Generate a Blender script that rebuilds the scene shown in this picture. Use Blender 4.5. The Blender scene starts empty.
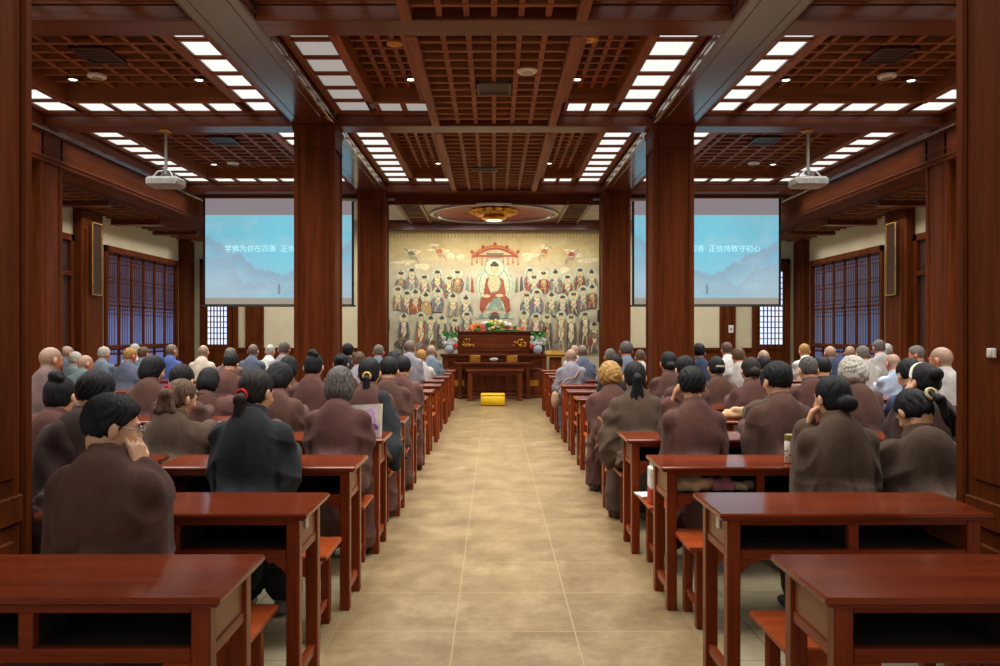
import bpy, math, random
import numpy as np
from math import sin, cos, pi, radians, sqrt
C = bpy.context.scene.collection
random.seed(7)
F = 800.0; EYE = 1.44; CX = 494.0; CY = 333.0        # the lens, from the photograph's vanishing point
def PX(px, d): return (px - CX) * d / F
def PZ(py, d): return EYE + (CY - py) * d / F
def lin(c):
    out = []
    for v in c[:3]:
        v = v / 255.0
        out.append(v / 12.92 if v <= 0.04045 else ((v + 0.055) / 1.055) ** 2.4)
    return tuple(out) + (1.0,)

# ---------------------------------------------------------------- materials
def nmat(name):
    m = bpy.data.materials.new(name); m.use_nodes = True
    nt = m.node_tree; b = nt.nodes['Principled BSDF']
    return m, nt, b
def link(nt, a, b): nt.links.new(a, b)
def coords(nt, scale=(1, 1, 1), rnd=True):
    tc = nt.nodes.new('ShaderNodeTexCoord'); mp = nt.nodes.new('ShaderNodeMapping')
    mp.inputs['Scale'].default_value = scale
    if rnd:
        oi = nt.nodes.new('ShaderNodeObjectInfo'); mm = nt.nodes.new('ShaderNodeMath'); mm.operation = 'MULTIPLY'
        mm.inputs[1].default_value = 37.0
        va = nt.nodes.new('ShaderNodeVectorMath'); va.operation = 'ADD'
        link(nt, oi.outputs['Random'], mm.inputs[0]); link(nt, tc.outputs['Object'], va.inputs[0]); link(nt, mm.outputs[0], va.inputs[1])
        link(nt, va.outputs[0], mp.inputs['Vector'])
    else:
        link(nt, tc.outputs['Object'], mp.inputs['Vector'])
    return mp.outputs['Vector']
def noise(nt, vec, scale, detail=4, rough=0.55, dist=0.0):
    n = nt.nodes.new('ShaderNodeTexNoise'); n.inputs['Scale'].default_value = scale; n.inputs['Detail'].default_value = detail
    n.inputs['Roughness'].default_value = rough; n.inputs['Distortion'].default_value = dist
    link(nt, vec, n.inputs['Vector']); return n.outputs['Fac']
def ramp(nt, fac, stops):
    r = nt.nodes.new('ShaderNodeValToRGB'); cr = r.color_ramp
    while len(cr.elements) < len(stops): cr.elements.new(0.5)
    for e, (p, c) in zip(cr.elements, stops): e.position = p; e.color = lin(c)
    link(nt, fac, r.inputs['Fac']); return r.outputs['Color']
def bump(nt, b, h, strength, dist=0.01):
    bp = nt.nodes.new('ShaderNodeBump'); bp.inputs['Strength'].default_value = strength; bp.inputs['Distance'].default_value = dist
    link(nt, h, bp.inputs['Height']); link(nt, bp.outputs['Normal'], b.inputs['Normal'])
def plain(name, c, rough=0.5, metal=0.0, var=0.12, scale=6.0, coat=0.0, bmp=0.0, spec=0.5):
    m, nt, b = nmat(name)
    v = coords(nt)
    n = noise(nt, v, scale, 5)
    lo = tuple(max(0, x * (1 - var)) for x in c); hi = tuple(min(255, x * (1 + var)) for x in c)
    link(nt, ramp(nt, n, [(0.3, lo), (0.7, hi)]), b.inputs['Base Color'])
    b.inputs['Roughness'].default_value = rough; b.inputs['Metallic'].default_value = metal
    b.inputs['Coat Weight'].default_value = coat; b.inputs['Specular IOR Level'].default_value = spec
    if bmp: bump(nt, b, noise(nt, v, scale * 8, 3), bmp, 0.004)
    return m
def wood(name, c1, c2, axis='z', rough=0.35, coat=0.2, scale=9.0, spec=0.5):
    m, nt, b = nmat(name)
    s = {'x': (0.07, 1, 1), 'y': (1, 0.07, 1), 'z': (1, 1, 0.07)}[axis]
    v = coords(nt, s)
    n1 = noise(nt, v, scale, 6, 0.6, 1.2); n2 = noise(nt, v, scale * 7, 3, 0.6, 0.3)
    mx = nt.nodes.new('ShaderNodeMath'); mx.operation = 'MULTIPLY_ADD'; mx.inputs[1].default_value = 0.3
    link(nt, n2, mx.inputs[0]); link(nt, n1, mx.inputs[2])
    mid = tuple((a + d) / 2 for a, d in zip(c1, c2))
    link(nt, ramp(nt, mx.outputs[0], [(0.42, c1), (0.62, mid), (0.86, c2)]), b.inputs['Base Color'])
    b.inputs['Roughness'].default_value = rough; b.inputs['Coat Weight'].default_value = coat
    b.inputs['Coat Roughness'].default_value = 0.12; b.inputs['Specular IOR Level'].default_value = spec
    bump(nt, b, n2, 0.06, 0.002)
    return m
def emit(name, c, strength):
    m, nt, b = nmat(name)
    b.inputs['Base Color'].default_value = (.05, .05, .05, 1); b.inputs['Emission Color'].default_value = lin(c)
    b.inputs['Emission Strength'].default_value = strength; b.inputs['Roughness'].default_value = 0.5
    return m
def fabric(name, c, rough=0.92, var=0.16, sheen=0.03):
    m, nt, b = nmat(name)
    v = coords(nt)
    n = noise(nt, v, 5.0, 5, 0.6)
    lo = tuple(x * (1 - var) for x in c); hi = tuple(min(255, x * (1 + var)) for x in c)
    link(nt, ramp(nt, n, [(0.3, lo), (0.72, hi)]), b.inputs['Base Color'])
    b.inputs['Roughness'].default_value = rough; b.inputs['Sheen Weight'].default_value = sheen
    b.inputs['Sheen Roughness'].default_value = 0.5; b.inputs['Specular IOR Level'].default_value = 0.2
    bump(nt, b, noise(nt, coords(nt, (1, 1, .45)), 11.0, 5, .5, .2), 0.55, 0.025)
    return m
def hairmat(name, c1, c2, rough=0.62):
    m, nt, b = nmat(name)
    v = coords(nt, (1, 1, 0.25))
    n = noise(nt, v, 90.0, 3, 0.6, 0.5)
    link(nt, ramp(nt, n, [(0.35, c1), (0.7, c2)]), b.inputs['Base Color'])
    b.inputs['Roughness'].default_value = rough; b.inputs['Specular IOR Level'].default_value = 0.22
    bump(nt, b, n, 0.7, 0.006)
    return m

M = {}
COL1, COL2 = (66, 28, 9), (104, 50, 20)
for ax in 'xyz':
    M['column_' + ax] = wood('column_wood_' + ax, COL1, COL2, ax, 0.5, 0.0, spec=.08)
    M['beam_' + ax] = wood('beam_wood_' + ax, (80, 37, 20), (116, 60, 36), ax, 0.32, 0.12, spec=.25)
    if ax == 'y': M['beam_y'] = wood('beam_wood_y', (70, 36, 27), (98, 54, 40), ax, 0.24, 0.5, spec=.5)
    M['lattice_' + ax] = wood('lattice_wood_' + ax, (112, 64, 38), (150, 94, 62), ax, 0.5, 0.0, spec=.15)
    M['desk_' + ax] = wood('desk_wood_' + ax, (96, 36, 15), (142, 64, 31), ax, 0.27, 0.06, spec=.18)
    M['bench_' + ax] = wood('bench_wood_' + ax, (124, 48, 18), (172, 80, 36), ax, 0.3, 0.05, spec=.2)
    M['altar_' + ax] = wood('altar_wood_' + ax, (82, 37, 18), (126, 64, 34), ax, 0.4, 0.0, spec=.15)
M['desk_top'] = wood('desk_top_wood', (90, 33, 15), (132, 57, 29), 'x', 0.14, 0.0, spec=.5)
M['end_panel'] = wood('desk_end_wood', (120, 70, 42), (148, 94, 62), 'y', 0.4, 0.15)
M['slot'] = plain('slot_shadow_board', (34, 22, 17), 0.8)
M['backing'] = wood('ceiling_board', (70, 32, 23), (92, 46, 34), 'x', 0.6, 0.0)
M['cream'] = plain('cream_plaster', (206, 194, 164), 0.85, var=0.04, scale=1.5)
M['grey_plaster'] = plain('pale_plaster', (190, 180, 170), 0.85, var=0.04, scale=1.5)
M['lamp_on'] = emit('panel_glow', (248, 246, 240), 0.88)
M['lamp_dim'] = emit('panel_glow_dim', (255, 244, 236), 0.30)
M['down_on'] = emit('downlight_glow', (255, 244, 228), 5.0)
M['white_plastic'] = plain('white_plastic', (225, 222, 214), 0.45, var=0.02)
M['projector_grey'] = plain('projector_grey', (150, 150, 146), 0.5, var=.02)
M['grey_metal'] = plain('grey_metal', (170, 170, 172), 0.35, 0.6, var=0.05)
M['steel'] = plain('steel', (200, 200, 200), 0.25, 0.9, var=0.04)
M['black'] = plain('black_plastic', (20, 20, 22), 0.4)
M['gold'] = plain('gold_leaf', (208, 150, 50), 0.3, 0.75, var=0.15)
M['gold_paint'] = plain('gold_paint', (196, 150, 66), 0.45, 0.2, var=0.12)
M['red_lacquer'] = plain('red_lacquer', (150, 38, 24), 0.35, var=0.1)
M['vent'] = plain('vent_metal', (84, 62, 48), 0.5, 0.2)

# ---------------------------------------------------------------- mesh helpers
class MB:
    def __init__(s): s.v = []; s.f = []; s.m = []
    def add(s, vs, fs, mi=0):
        b = len(s.v); s.v.extend(vs); s.f.extend([tuple(b + i for i in q) for q in fs]); s.m.extend([mi] * len(fs))
    def box(s, x0, x1, y0, y1, z0, z1, c=0.0, mi=0):
        if x1 < x0: x0, x1 = x1, x0
        if y1 < y0: y0, y1 = y1, y0
        if z1 < z0: z0, z1 = z1, z0
        c = min(c, (x1 - x0) * .45, (y1 - y0) * .45, (z1 - z0) * .45)
        if c <= 0:
            vs = [(x, y, z) for z in (z0, z1) for y in (y0, y1) for x in (x0, x1)]
            s.add(vs, [(0, 2, 3, 1), (4, 5, 7, 6), (0, 1, 5, 4), (2, 6, 7, 3), (0, 4, 6, 2), (1, 3, 7, 5)], mi); return
        vs = []; idx = {}
        X = (x0, x1); Y = (y0, y1); Z = (z0, z1); sg = (1, -1)
        for i in (0, 1):
            for j in (0, 1):
                for k in (0, 1):
                    for a in range(3):
                        p = [X[i] + sg[i] * c, Y[j] + sg[j] * c, Z[k] + sg[k] * c]
                        p[a] = (X, Y, Z)[a][(i, j, k)[a]]
                        idx[(i, j, k, a)] = len(vs); vs.append(tuple(p))
        fs = []
        for i in (0, 1):
            fs.append([idx[(i, 0, 0, 0)], idx[(i, 0, 1, 0)], idx[(i, 1, 1, 0)], idx[(i, 1, 0, 0)]][::1 if i == 0 else -1])
            fs.append([idx[(0, i, 0, 1)], idx[(1, i, 0, 1)], idx[(1, i, 1, 1)], idx[(0, i, 1, 1)]][::1 if i == 0 else -1])
            fs.append([idx[(0, 0, i, 2)], idx[(0, 1, i, 2)], idx[(1, 1, i, 2)], idx[(1, 0, i, 2)]][::1 if i == 0 else -1])
        for i in (0, 1):
            for j in (0, 1):
                fs.append([idx[(i, j, 0, 0)], idx[(i, j, 1, 0)], idx[(i, j, 1, 1)], idx[(i, j, 0, 1)]][::1 if (i + j) % 2 else -1])
                fs.append([idx[(i, 0, j, 0)], idx[(i, 1, j, 0)], idx[(i, 1, j, 2)], idx[(i, 0, j, 2)]][::-1 if (i + j) % 2 else 1])
                fs.append([idx[(0, i, j, 1)], idx[(1, i, j, 1)], idx[(1, i, j, 2)], idx[(0, i, j, 2)]][::1 if (i + j) % 2 else -1])
                for k in (0, 1):
                    t = [idx[(i, j, k, 0)], idx[(i, j, k, 1)], idx[(i, j, k, 2)]]
                    fs.append(t[::-1 if (i + j + k) % 2 == 0 else 1])
        s.add(vs, fs, mi)
    def prism(s, pts, axis, a0, a1, mi=0):
        """extrude a 2D outline; axis 'x': pts are (y,z); 'y': (x,z); 'z': (x,y)"""
        def P(p, a): return {'x': (a, p[0], p[1]), 'y': (p[0], a, p[1]), 'z': (p[0], p[1], a)}[axis]
        n = len(pts); vs = [P(p, a0) for p in pts] + [P(p, a1) for p in pts]
        fs = [tuple(range(n))[::-1], tuple(range(n, 2 * n))] + [(i, (i + 1) % n, n + (i + 1) % n, n + i) for i in range(n)]
        s.add(vs, fs, mi)
    def lathe(s, prof, cx, cy, n=20, mi=0, a0=0.0, z0=0.0):
        """profile of (radius, z), closed round"""
        vs = []; fs = []
        for r, z in prof:
            for i in range(n):
                a = a0 + 2 * pi * i / n; vs.append((cx + r * cos(a), cy + r * sin(a), z0 + z))
        m = len(prof)
        for j in range(m - 1):
            for i in range(n):
                fs.append((j * n + i, j * n + (i + 1) % n, (j + 1) * n + (i + 1) % n, (j + 1) * n + i))
        fs.append(tuple(range(n))[::-1]); fs.append(tuple((m - 1) * n + i for i in range(n)))
        s.add(vs, fs, mi)
    def tube(s, path, r, n=8, mi=0, caps=True):
        from mathutils import Vector
        P = [Vector(p) for p in path]; R = r if isinstance(r, (list, tuple)) else [r] * len(P)
        vs = []; fs = []; up = Vector((0, 0, 1)); prev = None
        for i, p in enumerate(P):
            t = (P[min(i + 1, len(P) - 1)] - P[max(i - 1, 0)]).normalized()
            if prev is None:
                a = t.cross(up)
                if a.length < 1e-3: a = t.cross(Vector((0, 1, 0)))
                a.normalize()
            else:
                a = (prev - t * prev.dot(t)).normalized()
            prev = a; b = t.cross(a)
            for k in range(n):
                q = p + (a * cos(2 * pi * k / n) + b * sin(2 * pi * k / n)) * R[i]; vs.append(tuple(q))
        for i in range(len(P) - 1):
            for k in range(n):
                fs.append((i * n + k, i * n + (k + 1) % n, (i + 1) * n + (k + 1) % n, (i + 1) * n + k))
        if caps:
            fs.append(tuple(range(n))[::-1]); fs.append(tuple((len(P) - 1) * n + k for k in range(n)))
        s.add(vs, fs, mi)
    def ball(s, c, r, mi=0, nu=12, nv=8):
        rx, ry, rz = r if isinstance(r, (list, tuple)) else (r, r, r)
        vs = [(c[0], c[1], c[2] - rz)]; fs = []
        for j in range(1, nv):
            t = -pi / 2 + pi * j / nv
            for i in range(nu):
                a = 2 * pi * i / nu; vs.append((c[0] + rx * cos(t) * cos(a), c[1] + ry * cos(t) * sin(a), c[2] + rz * sin(t)))
        vs.append((c[0], c[1], c[2] + rz)); top = len(vs) - 1
        for i in range(nu):
            fs.append((0, 1 + (i + 1) % nu, 1 + i)); fs.append((top, 1 + (nv - 2) * nu + i, 1 + (nv - 2) * nu + (i + 1) % nu))
        for j in range(nv - 2):
            for i in range(nu):
                fs.append((1 + j * nu + i, 1 + j * nu + (i + 1) % nu, 1 + (j + 1) * nu + (i + 1) % nu, 1 + (j + 1) * nu + i))
        s.add(vs, fs, mi)
    def mesh(s, name, mats, smooth=None):
        me = bpy.data.meshes.new(name); me.from_pydata(s.v, [], s.f); me.update()
        for m in (mats if isinstance(mats, (list, tuple)) else [mats]): me.materials.append(m)
        me.polygons.foreach_set('material_index', s.m)
        if smooth:
            me.polygons.foreach_set('use_smooth', [True] * len(me.polygons))
            if smooth < 180: me.set_sharp_from_angle(angle=radians(smooth))
        return me
    def build(s, name, mats, parent=None, smooth=None, loc=None):
        o = bpy.data.objects.new(name, s.mesh(name, mats, smooth)); C.objects.link(o)
        if parent: o.parent = parent
        if loc: o.location = loc
        return o
def tag(o, label=None, cat=None, group=None, kind=None):
    if label: o['label'] = label
    if cat: o['category'] = cat
    if group: o['group'] = group
    if kind: o['kind'] = kind
    return o
def thing(name, label, cat, loc=(0, 0, 0), rz=0.0, group=None):
    o = bpy.data.objects.new(name, None); C.objects.link(o); o.location = loc; o.rotation_euler = (0, 0, rz)
    o.empty_display_size = 0.1
    return tag(o, label, cat, group)
def struct(mb, name, mats, smooth=None, parent=None):
    o = mb.build(name, mats, parent, smooth)
    if not parent: o['kind'] = 'structure'
    return o
def copy_tree(o, parent=None):
    c = o.copy(); C.objects.link(c)
    if parent: c.parent = parent
    for ch in o.children:
        copy_tree(ch, c)
    return c
# ================================================================ the room
XI0, XI1 = 2.05, 2.58          # inner columns (face to the aisle, far face)
XO0, XO1 = 5.83, 6.36          # outer columns
XW = 7.30                      # side walls
YB = 19.1                      # back wall
ZB, ZP, ZL = 4.12, 4.28, 4.44  # beam underside, light panel plane, lattice plane
ROWS_A, ROWS_B = 10.40, 15.18

# floor: beige aisle tiles, greyer tiles under the desks
def floor_mat(name, c1, c2, tile, joint, rough, bricks=(1.0, 0.5), off=0.0, mortar=.003):
    m, nt, b = nmat(name)
    v = coords(nt, (1, 1, 1), rnd=False)
    n = noise(nt, v, 3.2, 8, 0.66, 0.3); n2 = noise(nt, v, 20.0, 4, 0.6)
    ad = nt.nodes.new('ShaderNodeMath'); ad.operation = 'MULTIPLY_ADD'; ad.inputs[1].default_value = 0.35
    link(nt, n2, ad.inputs[0]); link(nt, n, ad.inputs[2])
    col = ramp(nt, ad.outputs[0], [(0.45, c1), (0.68, tuple((a + d) / 2 for a, d in zip(c1, c2))), (0.9, c2)])
    br = nt.nodes.new('ShaderNodeTexBrick'); br.offset = 0.0; br.inputs['Scale'].default_value = 1.0
    br.inputs['Mortar Size'].default_value = mortar; br.inputs['Brick Width'].default_value = bricks[0]; br.inputs['Row Height'].default_value = bricks[1]
    br.inputs['Color1'].default_value = (1, 1, 1, 1); br.inputs['Color2'].default_value = (tile, tile, tile, 1); br.inputs['Mortar'].default_value = (0, 0, 0, 1)
    sh = nt.nodes.new('ShaderNodeVectorMath'); sh.operation = 'ADD'; sh.inputs[1].default_value = (off, 0.2, 0); link(nt, v, sh.inputs[0]); link(nt, sh.outputs[0], br.inputs['Vector'])
    mu = nt.nodes.new('ShaderNodeMix'); mu.data_type = 'RGBA'; mu.blend_type = 'MULTIPLY'; mu.inputs['Factor'].default_value = 1.0
    link(nt, col, mu.inputs[6]); link(nt, br.outputs['Color'], mu.inputs[7])
    mj = nt.nodes.new('ShaderNodeMix'); mj.data_type = 'RGBA'; mj.inputs[7].default_value = lin(joint)
    link(nt, br.outputs['Fac'], mj.inputs['Factor']); link(nt, mu.outputs[2], mj.inputs[6])
    link(nt, mj.outputs[2], b.inputs['Base Color'])
    rr = nt.nodes.new('ShaderNodeMapRange'); rr.inputs['To Min'].default_value = rough - 0.08; rr.inputs['To Max'].default_value = rough + 0.12
    link(nt, n, rr.inputs['Value']); link(nt, rr.outputs[0], b.inputs['Roughness'])
    return m
M['aisle'] = floor_mat('aisle_stone', (116, 94, 63), (164, 142, 105), 0.95, (166, 146, 110), 0.34, (0.58, 0.58), 0.19)
M['side_floor'] = floor_mat('desk_floor_stone', (132, 122, 96), (170, 160, 130), 0.88, (98, 90, 72), 0.42, (1.25, 0.31), 0.0, .004)
M['border'] = floor_mat('border_stone', (128, 110, 78), (170, 150, 114), 0.95, (150, 132, 100), 0.36, (0.6, 3.0))
mb = MB()
AL, AR = -0.77, 0.97
mb.add([(AL, -1.5, 0), (AR, -1.5, 0), (AR, YB, 0), (AL, YB, 0)], [(0, 1, 2, 3)], 0)
mb.add([(-XW, -1.5, 0), (AL - .1, -1.5, 0), (AL - .1, YB, 0), (-XW, YB, 0)], [(0, 1, 2, 3)], 1)
mb.add([(AR + .1, -1.5, 0), (XW, -1.5, 0), (XW, YB, 0), (AR + .1, YB, 0)], [(0, 1, 2, 3)], 1)
mb.add([(AL - .1, -1.5, 0), (AL, -1.5, 0), (AL, YB, 0), (AL - .1, YB, 0)], [(0, 1, 2, 3)], 2)
mb.add([(AR, -1.5, 0), (AR + .1, -1.5, 0), (AR + .1, YB, 0), (AR, YB, 0)], [(0, 1, 2, 3)], 2)
struct(mb, 'floor', [M['aisle'], M['side_floor'], M['border']])

# ---- columns
def column(x0, x1, y0, y1, ztop, zbase=0.0):
    mb = MB()
    e = 0.018
    mb.box(x0 + e, x1 - e, y0 + e, y1 - e, 0, ztop, 0, 0)                      # sunk core
    w = 0.07
    for xa in (x0, x1 - w):
        for ya in (y0, y1 - w): mb.box(xa, xa + w, ya, ya + w, 0, ztop, 0.012, 0)      # corner posts
    wi = w + 0.02                                                               # inner bead round each panel
    for zz0, zz1 in ((0.0, 0.16), (0.62, 0.74), (ztop - 0.3, ztop)):
        mb.box(x0 + w, x1 - w, y0 + .002, y1 - .002, zz0, zz1, 0.006, 0); mb.box(x0 + .002, x1 - .002, y0 + w, y1 - w, zz0, zz1, 0.006, 0)
    for z0, z1 in ((0.2, 0.58), (0.78, ztop - 0.34)):                           # raised fields
        mb.box(x0 + .125, x1 - .125, y0 + .008, y1 - .008, z0 + .03, z1 - .03, 0.008, 0)
        mb.box(x0 + .008, x1 - .008, y0 + .125, y1 - .125, z0 + .03, z1 - .03, 0.008, 0)
    for k, (o, za, zb) in enumerate(((0.02, ztop - .05, ztop), (0.012, ztop - .085, ztop - .05), (0.006, ztop - .3, ztop - .275))):
        mb.box(x0 - o, x1 + o, y0 - o, y1 + o, za, zb, 0.006, 0)               # capital mouldings
    mb.box(x0 - .02, x1 + .02, y0 - .02, y1 + .02, 0, 0.12, 0.01, 0)            # plinth
    return struct(mb, 'column', M['column_z'])
for sx in (-1, 1):
    for y0, y1 in ((3.04, 3.56), (10.30, 10.82), (15.10, 15.62)):
        a, b = sorted((sx * XI0, sx * XI1)); column(a, b, y0, y1, ZB)
        a, b = sorted((sx * XO0, sx * XO1))
        if 4 < y0 < 14: column(a, b, y0, y1, ZB)

# ---- beams along the room
def beam_long(x0, x1, z0, z1, y0, y1, mat):
    mb = MB(); mb.box(x0, x1, y0, y1, z0, z1, 0.012, 0)
    for xa in (x0, x1):
        mb.box(xa - .022, xa + .022, y0, y1, z0 + .05, z0 + .085, 0.008, 0)
        mb.box(xa - .012, xa + .012, y0, y1, z0 + .0, z0 + .05, 0.008, 0)
    mb.box(x0 + .09, x0 + .10, y0, y1, z0 - .006, z0 + .01, 0.002, 0); mb.box(x1 - .10, x1 - .09, y0, y1, z0 - .006, z0 + .01, 0.002, 0)
    return struct(mb, 'beam', M[mat])
for sx in (-1, 1):
    a, b = sorted((sx * (XI0 + .01), sx * (XI1 - .01))); beam_long(a, b, ZB, 4.72, 0.5, 15.6, 'beam_y')
    a, b = sorted((sx * (XO0), sx * (XO1))); beam_long(a, b, 3.66, 4.72, 0.5, YB - .02, 'column_y')
    mb = MB(); xx = sx * XO0; mb.box(xx - .05, xx + .02, .5, YB - .02, 4.06, 4.13, .02) if sx > 0 else mb.box(xx - .02, xx + .05, .5, YB - .02, 4.06, 4.13, .02); struct(mb, 'trim_%d' % (11 + (sx > 0)), M['beam_y'])
# ---- beams across
BEAMS = ((6.87, 7.22), (10.38, 10.72), (15.18, 15.52))
def beam_cross(x0, x1, y0, y1, z0, z1):
    mb = MB(); mb.box(x0, x1, y0, y1, z0, z1, 0.01, 0)
    mb.box(x0, x1, y0 - .012, y0 + .02, z0, z0 + .03, 0.006, 0)
    mb.box(x0, x1, y0 - .02, y0 + .02, z1 - .0, z1 + .03, 0.006, 0)
    return struct(mb, 'beam', M['beam_x'])
for y0, y1 in BEAMS:
    beam_cross(-XI0, XI0, y0, y1, ZB, 4.26)
    for sx in (-1, 1):
        a, b = sorted((sx * XI1, sx * XO0)); beam_cross(a, b, y0, y1, ZB, 4.26)
        a, b = sorted((sx * XO1, sx * XW)); beam_cross(a, b, y0 + .06, y1 - .06, 3.50, 3.64)
for sx in (-1, 1):
    for y in (8.6, 13.2, 17.1):
        a, b = sorted((sx * XO1, sx * XW)); beam_cross(a, b, y, y + .18, 3.54, 3.64)

# ---- coffered ceiling
def lattice(mb, x0, x1, y0, y1, z, pitch, w=0.05, h=0.06):
    if not isinstance(pitch, tuple): pitch = (pitch, pitch)
    nx = max(1, round((x1 - x0) / pitch[0])); ny = max(1, round((y1 - y0) / pitch[1]))
    for i in range(1, nx):
        x = x0 + (x1 - x0) * i / nx; mb.box(x - w / 2, x + w / 2, y0, y1, z + .004, z + h, 0, 0)
    for j in range(1, ny):
        y = y0 + (y1 - y0) * j / ny; mb.box(x0, x1, y - w / 2, y + w / 2, z, z + h - .004, 0, 1)
LAMPS = []
def lamp_row(mb, x0, x1, y0, y1, n, along, lab, on=True):
    """n luminous panels in a row, wooden bars between them; the panels are things of their own"""
    g = 0.02
    for i in range(n):
        if along == 'y':
            a = y0 + (y1 - y0) * i / n; b = y0 + (y1 - y0) * (i + 1) / n
            r = (x0, x1, a + g, b - g)
            mb.box(x0, x1, a - g, a + g, ZP, ZP + .07, .006, 0)
        else:
            a = x0 + (x1 - x0) * i / n; b = x0 + (x1 - x0) * (i + 1) / n
            r = (a + g, b - g, y0, y1)
            mb.box(a - g, a + g, y0, y1, ZP, ZP + .07, .006, 0)
        LAMPS.append((r, lab, on))
    if along == 'y': mb.box(x0, x1, y1 - g, y1 + g, ZP, ZP + .07, .006, 0)
    else: mb.box(x1 - g, x1 + g, y0, y1, ZP, ZP + .07, .006, 0)
def side_coffer(x0, x1, y0, y1, lw, labs, sides, pitch, on=(True,) * 3):
    """x0..x1 between beams: rows of lamps on the wanted sides ('l','r','f') and a sunk lattice in the middle"""
    mb = MB(); s = 0.07; fr = 0.10
    xa, xb, ya, yb = x0, x1, y0, y1
    n = max(1, round((y1 - y0 - .2) / 0.485))
    yl1 = y1 - .03
    if 'l' in sides:
        if 'r' in sides: s, lw = (.07, .42) if x0 < 0 else (.20, .32)
        mb.box(x0, x0 + s, y0, y1, ZP, ZP + .07, .006, 0); lamp_row(mb, x0 + s, x0 + s + lw, y0 + .06, yl1, n, 'y', labs[0], on[0]); xa = x0 + s + lw
    if 'r' in sides:
        if 'l' in sides: s, lw = (.20, .32) if x0 < 0 else (.07, .42)
        mb.box(x1 - s, x1, y0, y1, ZP, ZP + .07, .006, 0); lamp_row(mb, x1 - s - lw, x1 - s, y0 + .06, yl1, n, 'y', labs[1], on[1]); xb = x1 - s - lw
    if 'f' in sides:
        mb.box(xa, xb, yl1, y1, ZP, ZP + .07, .006, 1)
        m_ = max(1, round((xb - xa) / 0.44)); lamp_row(mb, xa + fr, xb - (fr if 'r' in sides else 0), yl1 - .47, yl1, m_, 'x', labs[2], on[2]); yb = yl1 - .47
    # frame of the sunk field
    mb.box(xa, xa + fr, y0, yb, ZP - .01, ZL + .22, .008, 0); mb.box(xb - fr, xb, y0, yb, ZP - .01, ZL + .22, .008, 0)
    mb.box(xa, xb, yb - fr * .7, yb, ZP - .01, ZL + .22, .008, 1); mb.box(xa, xb, y0, y0 + fr * .7, ZP - .01, ZL + .22, .008, 1)
    lattice(mb, xa + fr, xb - fr, y0 + fr * .7, yb - fr * .7, ZL, pitch)
    mb.box(xa, xb, y0, yb, ZL + .14, ZL + .16, 0, 2)
    struct(mb, 'ceiling_lattice', [M['lattice_y'], M['lattice_x'], M['backing']])
    return (xa + fr, xb - fr, y0 + fr * .7, yb - fr * .7)
FIELDS = {}
BAYS = ((3.2, 6.87), (7.22, 10.38), (10.72, 15.18))
BN = ('nearest bay', 'middle bay', 'far bay')
for bi, (y0, y1) in enumerate(BAYS):
    FIELDS['nl', bi] = side_coffer(-XI0, -.80, y0, y1, .40, ['white ceiling light panel, row left of centre, %s' % BN[bi], '', 'white ceiling light panel crossing left of centre, %s' % BN[bi]], 'lf', (.145, .24), (bi != 1, True, bi != 1))
    FIELDS['nr', bi] = side_coffer(.80, XI0, y0, y1, .40, ['', 'white ceiling light panel, row right of centre, %s' % BN[bi], 'white ceiling light panel crossing right of centre, %s' % BN[bi]], 'rf', (.145, .24))
    FIELDS['sl', bi] = side_coffer(-XO0, -XI1, y0, y1, .35, ['white ceiling light panel, outer row of left aisle, %s' % BN[bi], 'white ceiling light panel, inner row of left aisle, %s' % BN[bi], 'white ceiling light panel, cross row of left aisle, %s' % BN[bi]], 'lrf', (.29, .25))
    FIELDS['sr', bi] = side_coffer(XI1, XO0, y0, y1, .35, ['white ceiling light panel, inner row of right aisle, %s' % BN[bi], 'white ceiling light panel, outer row of right aisle, %s' % BN[bi], 'white ceiling light panel, cross row of right aisle, %s' % BN[bi]], 'lrf', (.29, .25))
    mb = MB()
    for sx in (-1, 1): mb.box(sx * .70, sx * .80, y0, y1, ZB - .01, ZL, .008, 0)
    lattice(mb, -.70, .70, y0, y1, 4.15, (.233, .25), .05, .07)
    mb.box(-.8, .8, y0, y1, 4.30, 4.32, 0, 2)
    struct(mb, 'ceiling_lattice', [M['lattice_y'], M['lattice_x'], M['backing']])
mb = MB(); mb.box(-XW, XW, 0.4, YB, 4.74, 4.8, 0, 0)
struct(mb, 'ceiling', M['backing'])
mb = MB()
for sx in (-1, 1):
    a, b = sorted((sx * XO1, sx * XW)); mb.box(a, b, 0.5, YB, 3.64, 3.7, 0, 0)
    lattice(mb, a, b, 3.0, YB - .1, 3.60, .3, .05, .05)
struct(mb, 'ceiling', [M['backing'], M['lattice_x']])

lamp_meshes = {}
for (x0, x1, y0, y1), lab, on in LAMPS:
    kx = (round(x1 - x0, 3), round(y1 - y0, 3), on)
    if kx not in lamp_meshes:
        w, h = (x1 - x0) / 2, (y1 - y0) / 2
        m1 = MB(); m1.box(-w + .012, w - .012, -h + .012, h - .012, .022, .03, 0, 0)
        m2 = MB()
        for s_ in (-1, 1):
            m2.box(s_ * w, s_ * (w - .014), -h, h, .0, .04, .002, 0); m2.box(-w, w, s_ * h, s_ * (h - .014), .0, .04, .002, 0)
        lamp_meshes[kx] = (m1.mesh('diffuser', M['lamp_on'] if on else M['lamp_dim']), m2.mesh('frame', M['beam_x']))
    t = thing('ceiling_light', lab, 'ceiling light', ((x0 + x1) / 2, (y0 + y1) / 2, ZP + .012), 0, lab.replace('white ceiling light panel', 'ceiling light panels'))
    for nm, me in zip(('diffuser', 'frame'), lamp_meshes[kx]):
        o = bpy.data.objects.new(nm, me); C.objects.link(o); o.parent = t

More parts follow.
